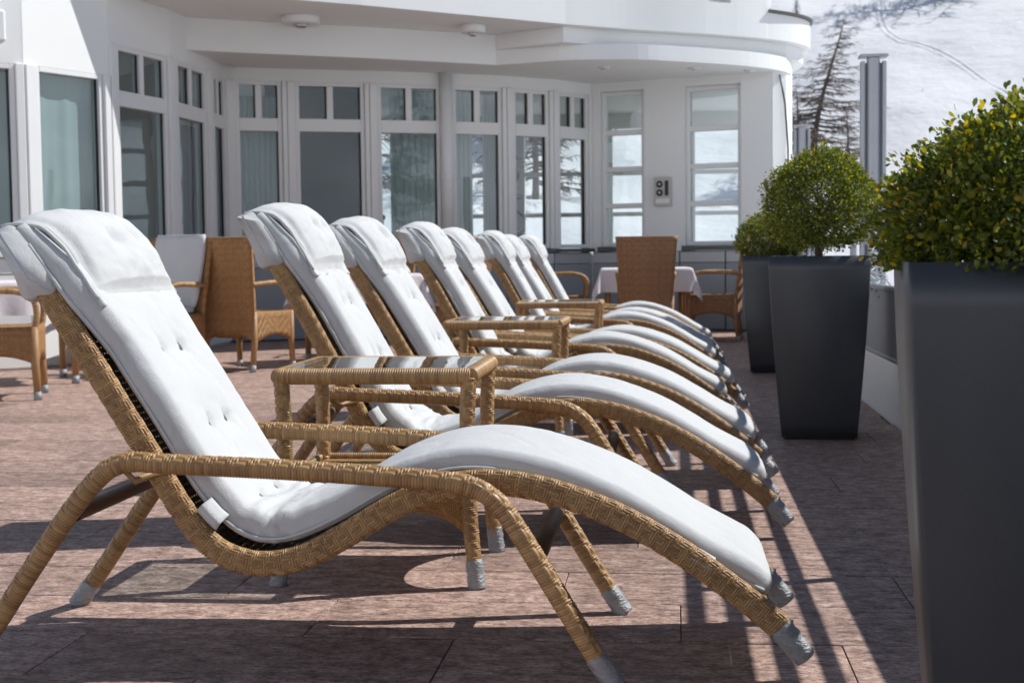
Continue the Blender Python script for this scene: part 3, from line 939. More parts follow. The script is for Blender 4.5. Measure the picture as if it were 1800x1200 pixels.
def leaf_mesh(name, rad, n, size, seed, lobes=8, inner=0.42, zmin=-9.0):
    g = np.random.default_rng(seed)
    L = g.normal(size=(lobes, 3)); L /= np.linalg.norm(L, axis=1, keepdims=True)
    d = g.normal(size=(n, 3)); d /= np.linalg.norm(d, axis=1, keepdims=True)
    bump = np.zeros(n)
    for k in range(lobes):
        bump = np.maximum(bump, np.clip((d @ L[k]) - 0.62, 0, 1) * 0.75)
    base = 0.86 + bump + 0.07 * np.sin(d[:, 0] * 3.1 + d[:, 1] * 2.3 + seed) + 0.05 * np.sin(d[:, 0] * 9 + seed) * np.cos(d[:, 2] * 8) + 0.03 * np.sin(d[:, 1] * 23 + d[:, 2] * 17)
    t = np.where(g.random(n) < inner, g.uniform(0.45, 0.9, n), g.normal(0.985, 0.045, n))
    sprig = g.random(n) < 0.035
    t = np.where(sprig, g.uniform(1.03, 1.16, n), t)
    c = d * (base * t)[:, None] * np.array(rad)
    low = c[:, 2] < zmin
    c[low, 2] = zmin + g.random(low.sum()) * 0.05
    c[low, :2] *= 0.86
    out = d * np.array([1, 1, 1]) + g.normal(size=(n, 3)) * 0.75 + np.array([0, 0, 0.25])
    out /= np.linalg.norm(out, axis=1, keepdims=True)
    rv = g.normal(size=(n, 3))
    s = np.cross(out, rv); s /= np.linalg.norm(s, axis=1, keepdims=True)
    up = np.cross(s, out)
    sz = size * g.uniform(0.65, 1.3, n)[:, None]
    P = np.stack([c, c + out * sz * 0.45 + s * sz * 0.27 + up * sz * 0.07, c + out * sz * 0.8 + s * sz * 0.24 + up * sz * 0.04,
                  c + out * sz - up * sz * 0.05, c + out * sz * 0.8 - s * sz * 0.24 + up * sz * 0.04, c + out * sz * 0.45 - s * sz * 0.27 + up * sz * 0.07,
                  c + out * sz * 0.55 - up * sz * 0.03], 1)
    verts = P.reshape(-1, 3)
    tri = np.array([[0, 1, 6], [1, 2, 6], [2, 3, 6], [3, 4, 6], [4, 5, 6], [5, 0, 6]])
    F = (np.arange(n)[:, None, None] * 7 + tri[None]).reshape(-1, 3)
    me = bpy.data.meshes.new(name)
    me.vertices.add(len(verts)); me.vertices.foreach_set('co', verts.reshape(-1))
    me.loops.add(F.size); me.loops.foreach_set('vertex_index', F.reshape(-1).astype(np.int32))
    me.polygons.add(len(F)); me.polygons.foreach_set('loop_start', (np.arange(len(F)) * 3).astype(np.int32))
    me.update(calc_edges=True)
    tone = np.clip(g.beta(1.8, 2.9, n) + np.where(t > 1.0, 0.18, 0) + np.where(g.random(n) < 0.008, 0.4, 0), 0, 1)
    at = me.attributes.new('tone', 'FLOAT', 'POINT')
    at.data.foreach_set('value', np.repeat(tone, 7).astype(np.float32))
    me.polygons.foreach_set('use_smooth', np.ones(len(F), dtype=bool))
    return me

def planter(x, y, rz, pl_label, bush_label, rad, zc, n, size, seed, xo=0.0, trunk=False):
    e = empty('planter', (x, y, 0), rz)
    tag(e, pl_label, 'planter', 'tall anthracite planters')
    link('shell', PLM, 'planter', e, (0, 0, 0.012))
    link('soil', SOIL, 'soil', e)
    link('plinth', FOOT, 'dark_metal', e)
    b = empty('box_bush', (x, y, 0.835), seed)
    tag(b, bush_label, 'bush', 'clipped box bushes')
    link('foliage', leaf_mesh('foliage', rad, n, size, seed, zmin=0.872 - zc), 'leaf', b, (xo, 0, zc - 0.835))
    tk = MB()
    r = random.Random(seed)
    tk.tube([(0, 0, -0.01), (0.01, 0, 0.08), (xo * .6, 0.01, zc - 0.835)], [0.022, 0.02, 0.014], 8)
    for k in range(16):
        a = r.uniform(0, 6.28); el = r.uniform(-0.1, 1.2)
        q = Vector((math.cos(a) * math.cos(el) * rad[0], math.sin(a) * math.cos(el) * rad[1], math.sin(el) * rad[2])) * 0.9
        st = Vector((0.005, 0, r.uniform(0.05, zc - 0.835)))
        en = Vector((xo, 0, zc - 0.835)) + q
        tk.tube([st, st.lerp(en, .5) + Vector((0, 0, -0.02)), en], [0.009, 0.006, 0.002], 5)
    link('trunk', tk.mesh('trunk'), 'twig', b)
planter(0.61, 2.36, R(-6), 'nearest tall anthracite planter, cut by the right picture edge', 'nearest clipped box bush, with yellowish leaf tips', (0.275, 0.275, 0.175), 0.955, 42000, 0.0122, 11)
planter(0.725, 7.10, R(-6), 'middle tall tapered anthracite planter standing clear on the paving', 'round box bush on a short trunk in the middle planter', (0.265, 0.265, 0.24), 1.165, 26000, 0.0140, 23)
planter(0.79, 10.98, R(-6), 'farthest anthracite planter, half hidden behind the middle one', 'low box bush in the farthest planter', (0.275, 0.275, 0.18), 1.02, 14000, 0.017, 31)

# ------------------------------------------------------------------ sun loungers
OX = 0.6
RAIL = [(-1.425, 0.935), (-1.3617, 0.8347), (-1.2809, 0.7063), (-1.1942, 0.5641), (-1.1383, 0.4735), (-1.0829, 0.3775), (-1.0331, 0.305), (-0.9827, 0.2615), (-0.919, 0.2396), (-0.8551, 0.2391), (-0.7847, 0.2588), (-0.7016, 0.3025), (-0.6001, 0.3626), (-0.4999, 0.4041), (-0.4009, 0.4188), (-0.303, 0.4108), (-0.2058, 0.3845), (-0.0973, 0.3399), (0.0223, 0.2704), (0.1412, 0.1843), (0.2358, 0.1068)]
RAIL = [(x + OX, z) for x, z in RAIL]
ARM = [(-1.5545, 0.0), (-1.472, 0.112), (-1.389, 0.232), (-1.294, 0.362), (-1.232, 0.432), (-1.195, 0.458), (-1.15, 0.467), (-1.074, 0.463), (-0.822, 0.452), (-0.576, 0.437), (-0.46, 0.4275), (-0.41, 0.415), (-0.366, 0.386), (-0.328, 0.336), (-0.275, 0.250), (-0.216, 0.152), (-0.169, 0.075), (-0.122, 0.0)]
ARM = [(x + OX, z) for x, z in ARM]
CUSH = [(-1.435, 0.965), (-1.349, 0.842), (-1.254, 0.706), (-1.166, 0.568), (-1.092, 0.447), (-1.044, 0.377), (-0.991, 0.322), (-0.932, 0.286), (-0.876, 0.275), (-0.811, 0.286), (-0.721, 0.325), (-0.593, 0.396), (-0.500, 0.427), (-0.405, 0.435), (-0.281, 0.414), (-0.147, 0.364), (-0.038, 0.303), (0.040, 0.255), (0.131, 0.206), (0.198, 0.172)]
CUSH = [(x + OX, z) for x, z in CUSH]
HW = 0.245      # rail planes
LWY = 0.305     # leg planes

def raised(pts, on):
    if not on: return pts
    ang, ext = (-3.0, 0.085) if on is True else on
    out = []
    hx, hz = -1.075 + OX, 0.385
    for x, z in pts:
        w = max(0.0, min(1.0, (z - 0.33) / 0.10)) if x < hx + 0.12 else 0.0
        dx, dz = x - hx, z - hz
        a = R(ang) * w; k = 1 + ext * w
        out.append((hx + k * (dx * math.cos(a) - dz * math.sin(a)), hz + k * (dx * math.sin(a) + dz * math.cos(a))))
    return out

def nxz(T):
    return np.stack([-T[:, 2], 0 * T[:, 0], T[:, 0]], 1)

def cushion_mesh(seed, up_back=False):
    P, s = smooth_path(raised(CUSH, up_back), ds=0.0115)
    n = len(P); L = s[-1]
    T = tangents(P)
    for _ in range(6):
        T[1:-1] = (T[:-2] + 2 * T[1:-1] + T[2:]) / 4
    T /= np.linalg.norm(T, axis=1, keepdims=True)
    N = np.stack([-T[:, 1], T[:, 0]], 1)
    sec = []                       # (y fraction, height fraction, top?)
    for t in np.linspace(1, -1, 49):
        sec.append((t, 1 - 0.30 * max(0.0, (abs(t) - 0.93) / 0.07) ** 2.0, True))
    sec += [(-1.005, 0.30, False), (-0.995, 0.08, False)]
    sec += [(t, 0.0, False) for t in np.linspace(-0.95, 0.95, 9)]
    sec += [(0.995, 0.08, False), (1.005, 0.30, False)]
    nv = len(sec)
    V = np.zeros((n, nv, 3))
    btn = [(0.37, 0.06), (0.37, -0.065), (0.57, 0.06), (0.57, -0.06), (0.80, 0.06), (0.80, -0.065)]
    P0 = P.copy()
    for i in range(n):
        P[i] = P0[i] + N[i] * 0.008 * max(0.0, min(1.0, (0.82 - s[i]) / 0.2))
        leg = max(0.0, min(1.0, (s[i] - 0.98) / 0.15))
        thick = 0.064 - 0.012 * leg
        if s[i] < 0.13: thick *= 0.42 + 0.58 * (s[i] / 0.13) ** 0.8
        if L - s[i] < 0.05: thick *= 0.55 + 0.45 * math.sqrt(max(0, (L - s[i]) / 0.05))
        hw = 0.226 + 0.036 * max(0.0, min(1.0, (0.34 - s[i]) / 0.16))
        if L - s[i] < 0.03: hw *= 0.94 + 0.06 * math.sqrt(max(0, (L - s[i]) / 0.03))
        for j, (yt, q, is_top) in enumerate(sec):
            y = yt * hw
            up = thick * q
            nz1 = noise.noise(Vector((s[i] * 7, y * 6, seed)))
            if is_top:
                edge = max(0.0, 1 - abs(yt) ** 4)
                up += (0.012 - 0.004 * leg) * edge
                up += edge * (0.0032 * nz1 + 0.0016 * noise.noise(Vector((s[i] * 19, y * 15, seed + 5))))
                # creases: sharp where a noise field crosses zero
                cr = noise.noise(Vector((s[i] * 11 + y * 3, y * 5, seed + 11)))
                up -= 0.0028 * edge * math.exp(-(cr / 0.035) ** 2)
                for (bs, by) in btn:
                    a0, b0 = s[i] - bs, y - by
                    d2 = a0 * a0 + b0 * b0
                    if d2 < 0.03:
                        an = math.atan2(b0, a0)
                        up -= 0.020 * math.exp(-d2 / 0.00022) + 0.010 * math.exp(-d2 / 0.005)
                        up += 0.0035 * math.cos(5 * an + by * 40) * math.exp(-d2 / 0.0022) * min(1, d2 / 0.0003)
                for bs in (0.37, 0.57, 0.80):
                    if -0.065 < y < 0.06:
                        up -= 0.005 * math.exp(-(s[i] - bs) ** 2 / 0.00035)
                f = math.exp(-((s[i] - 0.88) / 0.11) ** 2)
                up += f * (0.013 * noise.noise(Vector((s[i] * 24, y * 4, seed))) - 0.010 * abs(noise.noise(Vector((s[i] * 30, y * 7, seed + 2)))))
            wob = 0.005 * noise.noise(Vector((s[i] * 7, seed * 3.1, 2 + q))) + 0.0022 * noise.noise(Vector((s[i] * 38, seed, q * 2)))
            sg = 1 if yt > 0 else -1
            pin = 0.010 * math.exp(-((s[i] - 0.92) / 0.06) ** 2) * noise.noise(Vector((s[i] * 55, 1, seed)))
            V[i, j] = (P[i, 0] + N[i, 0] * up, y + sg * (wob + pin) * abs(yt), P[i, 1] + N[i, 1] * up)
    return grid_mesh('cushion', V, close_v=True, cap=True), P, N, s, btn

def pillow_mesh(seed, up_back=False):
    path = [(-1.462, 0.982), (-1.41, 0.986), (-1.355, 0.968), (-1.310, 0.920), (-1.272, 0.862), (-1.232, 0.802)]
    path = raised([(x + OX, z) for x, z in path], up_back)
    P, s = smooth_path(path, n=44)
    T = tangents(P)
    N = np.stack([-T[:, 1], T[:, 0]], 1)
    nv = 46
    top = np.zeros((44, nv, 3)); bot = np.zeros((44, nv, 3))
    for i in range(44):
        u = i / 43 * 2 - 1
        for j in range(nv):
            v = j / (nv - 1) * 2 - 1
            a = max(0, 1 - abs(u) ** 2.6) * (0.62 + 0.38 * min(1, (u + 1) / 1.1)); b = max(0, 1 - abs(v * 1.06) ** 2.6) if abs(v) < 0.943 else 0
            puff = (a * b) ** 0.65
            if i > 37: puff *= max(0, (43 - i) / 6) ** 0.6 * 0.35 if i > 39 else 0.45
            y = v * 0.246 * (1 - 0.035 * (1 - u * u) * (1 if abs(v) > .9 else 0))
            d = 0.0
            for by in (-0.05, 0.065):
                d += 0.024 * math.exp(-((u - 0.02) ** 2 * 0.035 + (y - by) ** 2) / 0.0007)
            w = 0.007 * noise.noise(Vector((u * 3, v * 4, seed))) + 0.004 * noise.noise(Vector((u * 8, v * 8, seed)))
            hgt = 0.001 + puff * (0.055 + w) - d * puff
            ed = (1 - puff) * 0.006 * noise.noise(Vector((u * 4, v * 3, seed + 9)))
            q = P[i] + N[i] * (hgt + ed); top[i, j] = (q[0], y, q[1])
            q = P[i] + N[i] * (ed - 0.010); bot[i, j] = (q[0], y, q[1])
    V = np.concatenate([top, bot[:, ::-1]], axis=1)
    return grid_mesh('head_pillow', V, close_v=True, cap=True), P, N, top

def button_mesh():
    n, m = 5, 12
    V = np.zeros((n, m, 3))
    for i in range(n):
        a = i / (n - 1) * math.pi / 2
        for j in range(m):
            b = 2 * math.pi * j / m
            V[i, j] = (0.0125 * math.cos(a) * math.cos(b), 0.0075 * math.cos(a) * math.sin(b), 0.005 * math.sin(a))
    return grid_mesh('button', V, close_v=True)

def build_lounger(up_back=False, seed=1.7):
    RAILP = raised(RAIL, up_back)
    e = empty('sun_lounger')
    rail = twill_band('rail', RAILP, 0.053, 0.032)
    capr = cap_mesh('foot_cap', (0.2358 - 0.012 + OX, 0, 0.1068 + 0.010), (0.278 + OX, 0, 0.050), 0.0275, 0.025, 3)
    P, s = smooth_path(RAILP, ds=0.02)
    T = tangents(P); N = np.stack([-T[:, 1], T[:, 0]], 1)
    for sg in (-1, 1):
        r = link('rail', rail, 'strand', e, (0, sg * HW, 0))
        link('foot_cap', capr, 'tape', r)
    # woven seat between the rails
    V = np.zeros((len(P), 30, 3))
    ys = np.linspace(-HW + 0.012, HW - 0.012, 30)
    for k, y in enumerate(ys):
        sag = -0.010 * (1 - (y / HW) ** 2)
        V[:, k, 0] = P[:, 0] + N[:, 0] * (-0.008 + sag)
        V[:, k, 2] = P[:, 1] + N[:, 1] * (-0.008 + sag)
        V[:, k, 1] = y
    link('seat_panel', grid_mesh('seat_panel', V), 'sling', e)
    # foot end panel
    n = 20
    V = np.zeros((9, n, 3))
    for i in range(9):
        for k in range(n):
            y = -HW + 0.017 + (2 * HW - 0.034) * k / (n - 1)
            V[i, k] = (0.187 + OX + 0.03 * i / 8, y, 0.165 - 0.085 * i / 8 + 0.03 * math.sin(k / (n - 1) * math.pi) * (i / 8))
    link('end_panel', grid_mesh('end_panel', V), 'apron', e)
    # arm and leg frames
    arm = wrapped_tube('arm_frame', [(x, 0, z) for x, z in ARM], 0.0212, nxz)
    def cap_for(k0, k1, seed):
        a = np.array([ARM[k0][0], 0, ARM[k0][1]]); b = np.array([ARM[k1][0], 0, ARM[k1][1]])
        d = (b - a) / np.linalg.norm(b - a)
        return cap_mesh('foot_cap', a - d * 0.004 + np.array([0, 0, 0.004]), a + d * 0.075, 0.0245, 0.0235, seed)
    cr, cf = cap_for(0, 1, 1), cap_for(-1, -2, 2)
    for sg in (-1, 1):
        a = link('arm_frame', arm, 'strand', e, (0, sg * LWY, 0))
        link('foot_cap', cr, 'tape', a)
        link('foot_cap', cf, 'tape', a)
    # cross bars between the legs and under the arms
    def bar(name, x, z, rad, mat):
        m = 14
        V = np.zeros((24, m, 3))
        for i in range(24):
            for j in range(m):
                b = 2 * math.pi * j / m
                V[i, j] = (x + rad * math.cos(b), -LWY + 0.012 + (2 * LWY - 0.024) * i / 23, z + rad * math.sin(b))
        link(name, grid_mesh(name, V, close_v=True), mat, e)
    bar('crossbar', -1.297 + OX, 0.350, 0.0175, 'bar')
    bar('crossbar', -0.285 + OX, 0.262, 0.0195, 'bar')
    # recline brackets
    br = MB().tube([(-1.165 + OX, 0.03, 0.487), (-1.18 + OX, 0.012, 0.45), (-1.155 + OX, 0.012, 0.425), (-1.10 + OX, 0.045, 0.445)], 0.009, 8).mesh('bracket')
    for sg in (-1, 1):
        link('recline_bracket', br, 'strand', e, (0, sg * LWY - (0.0 if sg < 0 else 0.05), 0))
    # cushion with buttons, piping and straps
    cm, CP, CN, cs, btn = cushion_mesh(seed, up_back)
    c = link('cushion', cm, 'cushion', e)
    bm = button_mesh()
    def at_path(Pp, Nn, ss, q, off):
        x = np.interp(q, ss, Pp[:, 0]); z = np.interp(q, ss, Pp[:, 1])
        nx = np.interp(q, ss, Nn[:, 0]); nz = np.interp(q, ss, Nn[:, 1])
        return x + nx * off, z + nz * off, math.atan2(nx, nz)
    for (bs, by) in btn:
        x, z, a = at_path(CP, CN, cs, bs, 0.064 + 0.012 - 0.0235)
        link('button', bm, 'eyelet', c, (x, by, z), (0, a, 0.3))
    for sg in (-1, 1):
        pts = [(CP[k, 0] + CN[k, 0] * 0.013, sg * (0.229 + 0.036 * max(0.0, min(1.0, (0.34 - cs[k]) / 0.16))), CP[k, 1] + CN[k, 1] * 0.013) for k in range(4, len(CP) - 1, 2)]
        link('piping', MB().tube(pts, 0.0042, 6).mesh('piping'), 'cushion', c)
    for q, ln in ((0.76, 0.06), (1.92, 0.05)):
        for sg in (-1, 1):
            V = np.zeros((8, 6, 3))
            for i in range(8):
                t = i / 7
                for j in range(6):
                    qq = q + (j / 5 - 0.5) * ln
                    x, z, a = at_path(CP, CN, cs, qq, 0.030 - 0.040 * t)
                    y = 0.226 + 0.040 * math.sin(min(1, t * 1.6) * math.pi / 2) - 0.012 * t * t
                    V[i, j] = (x, sg * y, z)
            st = grid_mesh('strap', V)
            so = link('strap', st, 'cushion', c)
            md = so.modifiers.new('thick', 'SOLIDIFY'); md.thickness = 0.004
    # hood over the top of the frame
    hood = [(-1.480, 0.968), (-1.452, 0.915), (-1.428, 0.865), (-1.404, 0.815), (-1.375, 0.822), (-1.335, 0.835), (-1.352, 0.885), (-1.392, 0.945), (-1.435, 0.983)]
    hp = raised([(x + OX, z) for x, z in hood], up_back)
    ny = 24
    Pp, ss = smooth_path(hp + [hp[0]], n=48)
    V = np.zeros((ny, 48, 3))
    cx, cz = Pp[:, 0].mean(), Pp[:, 1].mean()
    for i in range(ny):
        u = i / (ny - 1) * 2 - 1
        k = 1 - 0.05 * max(0, abs(u) - 0.95) / 0.05
        for j in range(48):
            w = 0.004 * noise.noise(Vector((u * 5, ss[j] * 14, 3)))
            V[i, j] = (cx + (Pp[j, 0] - cx) * k + w, u * 0.268, cz + (Pp[j, 1] - cz) * k + w)
    link('hood', grid_mesh('hood', V, close_v=True, cap=True), 'cushion', c)
    for sg in (-1, 1):
        hs = raised([(-1.462 + OX, 0.968), (-1.395 + OX, 0.862), (-1.345 + OX, 0.835)], up_back)
        hsm = MB().tube([(q[0], sg * 0.267, q[1]) for q in hs], 0.0035, 5)
        link('seam', hsm.mesh('seam'), 'cushion', c)
    pm, PP, PN, top = pillow_mesh(seed + 2.5, up_back)
    p = link('head_pillow', pm, 'cushion', e)
    for by in (-0.05, 0.065):
        j = int(round((by / 0.246 + 1) / 2 * 45)); q = top[22, j]
        a = math.atan2(PN[22, 0], PN[22, 1])
        link('button', bm, 'eyelet', p, (q[0], q[1], q[2]), (0, a, 0.4))
    for sg in (-1, 1):
        pts = [(PP[k, 0] + PN[k, 0] * -0.002, sg * 0.2465, PP[k, 1] + PN[k, 1] * -0.002 + 0.004 * noise.noise(Vector((k * .2, sg, 1)))) for k in range(0, 41, 2)]
        link('piping', MB().tube(pts, 0.0045, 6).mesh('piping'), 'cushion', p)
    return e
proto = build_lounger()
proto2 = build_lounger(True, 5.3)
proto3 = build_lounger((-1.0, 0.07), 9.9)
LOUNGERS = [
    (3.24, 0.0, 0.0, 'nearest wicker sun lounger with white cushion, filling the foreground'),
    (4.76, 0.085, 0.9, 'white cushioned wicker sun lounger just beyond the nearest glass topped table'),
    (5.78, 0.12, -1.1, 'third white cushioned sun lounger, close beside the second one'),
    (7.50, 0.07, 1.0, 'fourth sun lounger, first one beyond the second glass topped table'),
    (8.20, 0.14, -0.8, 'fifth sun lounger, just before the third glass topped table'),
    (10.25, 0.10, 1.4, 'sixth sun lounger, first one beyond the farthest glass topped table'),
    (11.05, 0.13, -1.2, 'seventh sun lounger, next to last of the row'),
    (12.45, 0.14, 0.7, 'farthest sun lounger of the row, near the laid dining table'),
]
for k, (y, dx, rz, lab) in enumerate(LOUNGERS):
    o = {0: proto, 1: proto2, 2: proto3}[k] if k < 3 else copy_tree(proto2 if k % 2 else proto3)
    o.location = (-OX + dx, y, 0)
    o.rotation_euler = (0, 0, R(rz))
    tag(o, lab, 'sun lounger', 'wicker sun loungers in a row')

# ------------------------------------------------------------------ side tables
def build_table():
    e = empty('side_table')
    hx, hy, ht = 0.265, 0.235, 0.605
    top = empty('top_frame'); top.parent = e
    c = 0.035
    loop = []
    for (cx, cy, a0) in ((hx - c, hy - c, 0), (-(hx - c), hy - c, 90), (-(hx - c), -(hy - c), 180), (hx - c, -(hy - c), 270)):
        for d in (0, 45, 90):
            loop.append((cx + c * math.cos(R(a0 + d)), cy + c * math.sin(R(a0 + d)), ht - 0.026))
    # four wound rim bars
    ends = [((-hx, -hy), (hx, -hy)), ((hx, -hy), (hx, hy)), ((hx, hy), (-hx, hy)), ((-hx, hy), (-hx, -hy))]
    e_top = top
    for (a, b) in ends:
        av, bv = Vector((*a, 0)), Vector((*b, 0))
        d = (bv - av).normalized()
        o3 = Vector((d.y, -d.x, 0))
        pts = [tuple(av + d * t * (bv - av).length + Vector((0, 0, ht - 0.026))) for t in (0, 0.33, 0.66, 1)]
        me = wrapped_tube('rim', pts, 0.0225, (0, 0, 1), nv=28, bundle=False)
        link('rim', me, 'strand', e)
    bpy.data.objects.remove(top)
    link('glass_top', MB().box((-hx + 0.012, -hy + 0.012, ht - 0.012), (hx - 0.012, hy - 0.012, ht - 0.005)).mesh('glass_top', 0.001, 1), 'table_glass', e)
    V = np.zeros((12, 12, 3))
    for i in range(12):
        for j in range(12):
            V[i, j] = (-hx + 0.02 + (2 * hx - 0.04) * i / 11, -hy + 0.02 + (2 * hy - 0.04) * j / 11, 0.288)
    link('shelf', grid_mesh('shelf', V), 'apron', e)
    for sx in (-1, 1):
        for sy in (-1, 1):
            pts = [(sx * (hx - 0.006), sy * (hy - 0.006), ht - 0.03), (sx * (hx - 0.012), sy * (hy - 0.01), 0.42), (sx * (hx - 0.008), sy * (hy - 0.008), 0.2), (sx * (hx + 0.012), sy * (hy + 0.008), 0.0)]
            me = wrapped_tube('leg', pts, 0.0212, (sx * .25, -1, 0), nv=32)
            l = link('leg', me, 'strand', e)
            a, b = np.array(pts[3]), np.array(pts[2])
            d = (b - a) / np.linalg.norm(b - a)
            link('foot_cap', cap_mesh('foot_cap', a, a + d * 0.08, 0.0248, 0.024, sx * 2 + sy), 'tape', l)
    # arched aprons under the shelf, with a wound edge along the shelf
    for ax in range(4):
        n = 26
        V = np.zeros((6, n, 3))
        half = hx if ax % 2 == 0 else hy
        for i in range(6):
            for k in range(n):
                t = k / (n - 1) * 2 - 1
                bot = 0.205 - 0.075 * abs(t) ** 5 if ax % 2 == 0 else 0.245 - 0.125 * abs(t) ** 2.5
                z = 0.292 + (bot - 0.292) * i / 5
                q = t * (half - 0.012)
                V[i, k] = {0: (q, -hy + 0.008, z), 1: (hx - 0.008, q, z), 2: (q, hy - 0.008, z), 3: (-hx + 0.008, q, z)}[ax]
        o = link('apron', grid_mesh('apron', V), 'apron', e)
        md = o.modifiers.new('thick', 'SOLIDIFY'); md.thickness = 0.008; md.offset = 0
        a, b = ends[ax]
        pts = [(a[0] + (b[0] - a[0]) * t, a[1] + (b[1] - a[1]) * t, 0.294) for t in (0.04, 0.35, 0.65, 0.96)]
        pts = [(x * 0.985, y * 0.98, z) for x, y, z in pts]
        link('shelf_edge', wrapped_tube('shelf_edge', pts, 0.011, (0, 0, 1), nv=14, bundle=False), 'strand', e)
    return e
tproto = build_table()
for k, (x, y, rz, lab) in enumerate([(-0.807, 4.03, 0.5, 'nearest wicker side table with glass top, beside the nearest lounger'), (-0.786, 6.86, -0.6, 'second wicker side table with glass top, in the middle of the row'), (-0.735, 9.52, 0.4, 'farthest wicker side table with glass top')]):
    o = tproto if k == 0 else copy_tree(tproto)
    o.location = (x, y, 0)
    o.rotation_euler = (0, 0, R(rz))
    tag(o, lab, 'side table', 'wicker side tables between the loungers')

# ------------------------------------------------------------------ dining chairs and tables
def panel_grid(f, nu, nv, name, mat, parent, thick=0.03):
    V = np.zeros((nu, nv, 3))
    for i in range(nu):
        for j in range(nv):
            V[i, j] = f(i / (nu - 1), j / (nv - 1))
    o = link(name, grid_mesh(name, V), mat, parent)
    md = o.modifiers.new('thick', 'SOLIDIFY'); md.thickness = thick; md.offset = 0
    return o

def build_chair(weave, strand_mat, cushion=False):
    e = empty('dining_chair')      # faces local +y
    def back(u, v):
        z = 0.25 + 0.83 * u
        w = 0.245 + 0.055 * u ** 1.2
        x = (v * 2 - 1) * w
        y = -0.235 - 0.12 * max(0, u - 0.25) ** 1.1 + 0.025 * (1 - (v * 2 - 1) ** 2) * -1
        if u == 0: z += 0.06 * (1 - (v * 2 - 1) ** 2)
        return (x, y, z)
    panel_grid(back, 22, 15, 'backrest', weave, e, 0.035)
    def seat(u, v):
        return ((v * 2 - 1) * (0.255 + 0.02 * u), -0.23 + 0.49 * u, 0.475 - 0.01 * math.sin(u * 3.14) - 0.012 * (1 - (v * 2 - 1) ** 2))
    panel_grid(seat, 10, 10, 'seat', weave, e, 0.02)
    for s in (-1, 1):
        def side(u, v, s=s):
            t = v * 2 - 1
            bot = 0.23 + 0.06 * (1 - t * t)
            return (s * (0.245 + 0.02 * v), -0.225 + 0.48 * v, 0.48 + (bot - 0.48) * u)
        panel_grid(side, 6, 14, 'apron', weave, e, 0.025)
    def front(u, v):
        t = v * 2 - 1
        bot = 0.23 + 0.06 * (1 - t * t)
        return (t * 0.265, 0.262, 0.48 + (bot - 0.48) * u)
    panel_grid(front, 6, 14, 'apron', weave, e, 0.025)
    for s in (-1, 1):
        for (y0, y1, x0, x1) in ((0.25, 0.262, 0.262, 0.268), (-0.225, -0.262, 0.235, 0.238)):
            pts = [(s * x0, y0, 0.48), (s * x0, y0, 0.24), (s * x1, y1, 0.0)]
            l = link('leg', MB().tube(pts, [0.027, 0.027, 0.023], 10).mesh('leg'), strand_mat, e)
            link('foot_cap', MB().tube([(s * x1, y1, 0), (s * (x1 * .77 + x0 * .23), y1 * .77 + y0 * .23, 0.055)], 0.0265, 10).mesh('foot_cap'), 'tape', l)
        pts = [(s * 0.263, 0.255, 0.46), (s * 0.27, 0.268, 0.58), (s * 0.28, 0.24, 0.668), (s * 0.287, 0.13, 0.712), (s * 0.283, -0.05, 0.712), (s * 0.262, -0.27, 0.70)]
        a = wrapped_tube('arm', pts, 0.021, lambda T: np.stack([0 * T[:, 0], -T[:, 2], T[:, 1]], 1), pitch=0.009, nv=12, bundle=False)
        link('arm', a, 'strand', e)
    if cushion:
        def pad(loft, name):
            o = link(name, grid_mesh(name, loft, close_v=True, cap=True), 'cushion', e)
        n, m = 16, 32
        V = np.zeros((n, m, 3))
        for i in range(n):
            u = i / (n - 1)
            k = 1 - 0.10 * abs(u * 2 - 1) ** 6
            for j in range(m):
                a = 2 * math.pi * j / m
                cx = math.copysign(abs(math.cos(a)) ** 0.25, math.cos(a)); cy = math.copysign(abs(math.sin(a)) ** 0.6, math.sin(a))
                V[i, j] = (cx * (0.225 + 0.035 * u) * k, -0.185 - 0.115 * u + cy * 0.03 * k, 0.52 + 0.585 * u)
        pad(V, 'back_cushion')
        V = np.zeros((n, m, 3))
        for i in range(n):
            u = i / (n - 1)
            k = 1 - 0.10 * abs(u * 2 - 1) ** 6
            for j in range(m):
                a = 2 * math.pi * j / m
                cx = math.copysign(abs(math.cos(a)) ** 0.25, math.cos(a)); cy = math.copysign(abs(math.sin(a)) ** 0.6, math.sin(a))
                V[i, j] = (cx * 0.235 * k, -0.17 + 0.42 * u, 0.505 + cy * 0.03 * k)
        pad(V, 'seat_cushion')
    return e
MAT['strand_red'] = mat_plain('reddish_cane', (0.34, 0.185, 0.095), 0.5, nscale=20, namp=0.2, bscale=160, bstr=0.6, bdist=0.004)
MAT['strand_tan'] = mat_plain('tan_cane', (0.36, 0.195, 0.08), 0.5, nscale=20, namp=0.2, bscale=160, bstr=0.6, bdist=0.004)
ch_tan = build_chair('chair_weave', 'strand_tan')
ch_red = build_chair('chair_weave_red', 'strand_red')
ch_cus = build_chair('chair_weave', 'strand_tan', True)
used = set()
def put_chair(src, x, y, deg, lab):
    o = copy_tree(src) if src.name in used else src
    used.add(src.name)
    o.location = (x, y, 0); o.rotation_euler = (0, 0, R(deg))
    tag(o, lab, 'chair', 'wicker dining chairs on the terrace')
put_chair(ch_tan, -4.45, 9.02, -70, 'wicker dining chair cut by the left picture edge')
put_chair(ch_cus, -4.02, 10.85, 160, 'wicker dining chair with white back cushion, behind the nearest lounger')
put_chair(ch_tan, -3.46, 11.35, -19, 'tan wicker dining chair seen from behind, left of the second lounger')
put_chair(ch_tan, -4.62, 11.75, 165, 'tan wicker dining chair mostly hidden behind the one with the white back cushion')
put_chair(ch_tan, -2.72, 13.1, 176, 'tan wicker dining chair with only its top edge showing behind the loungers')
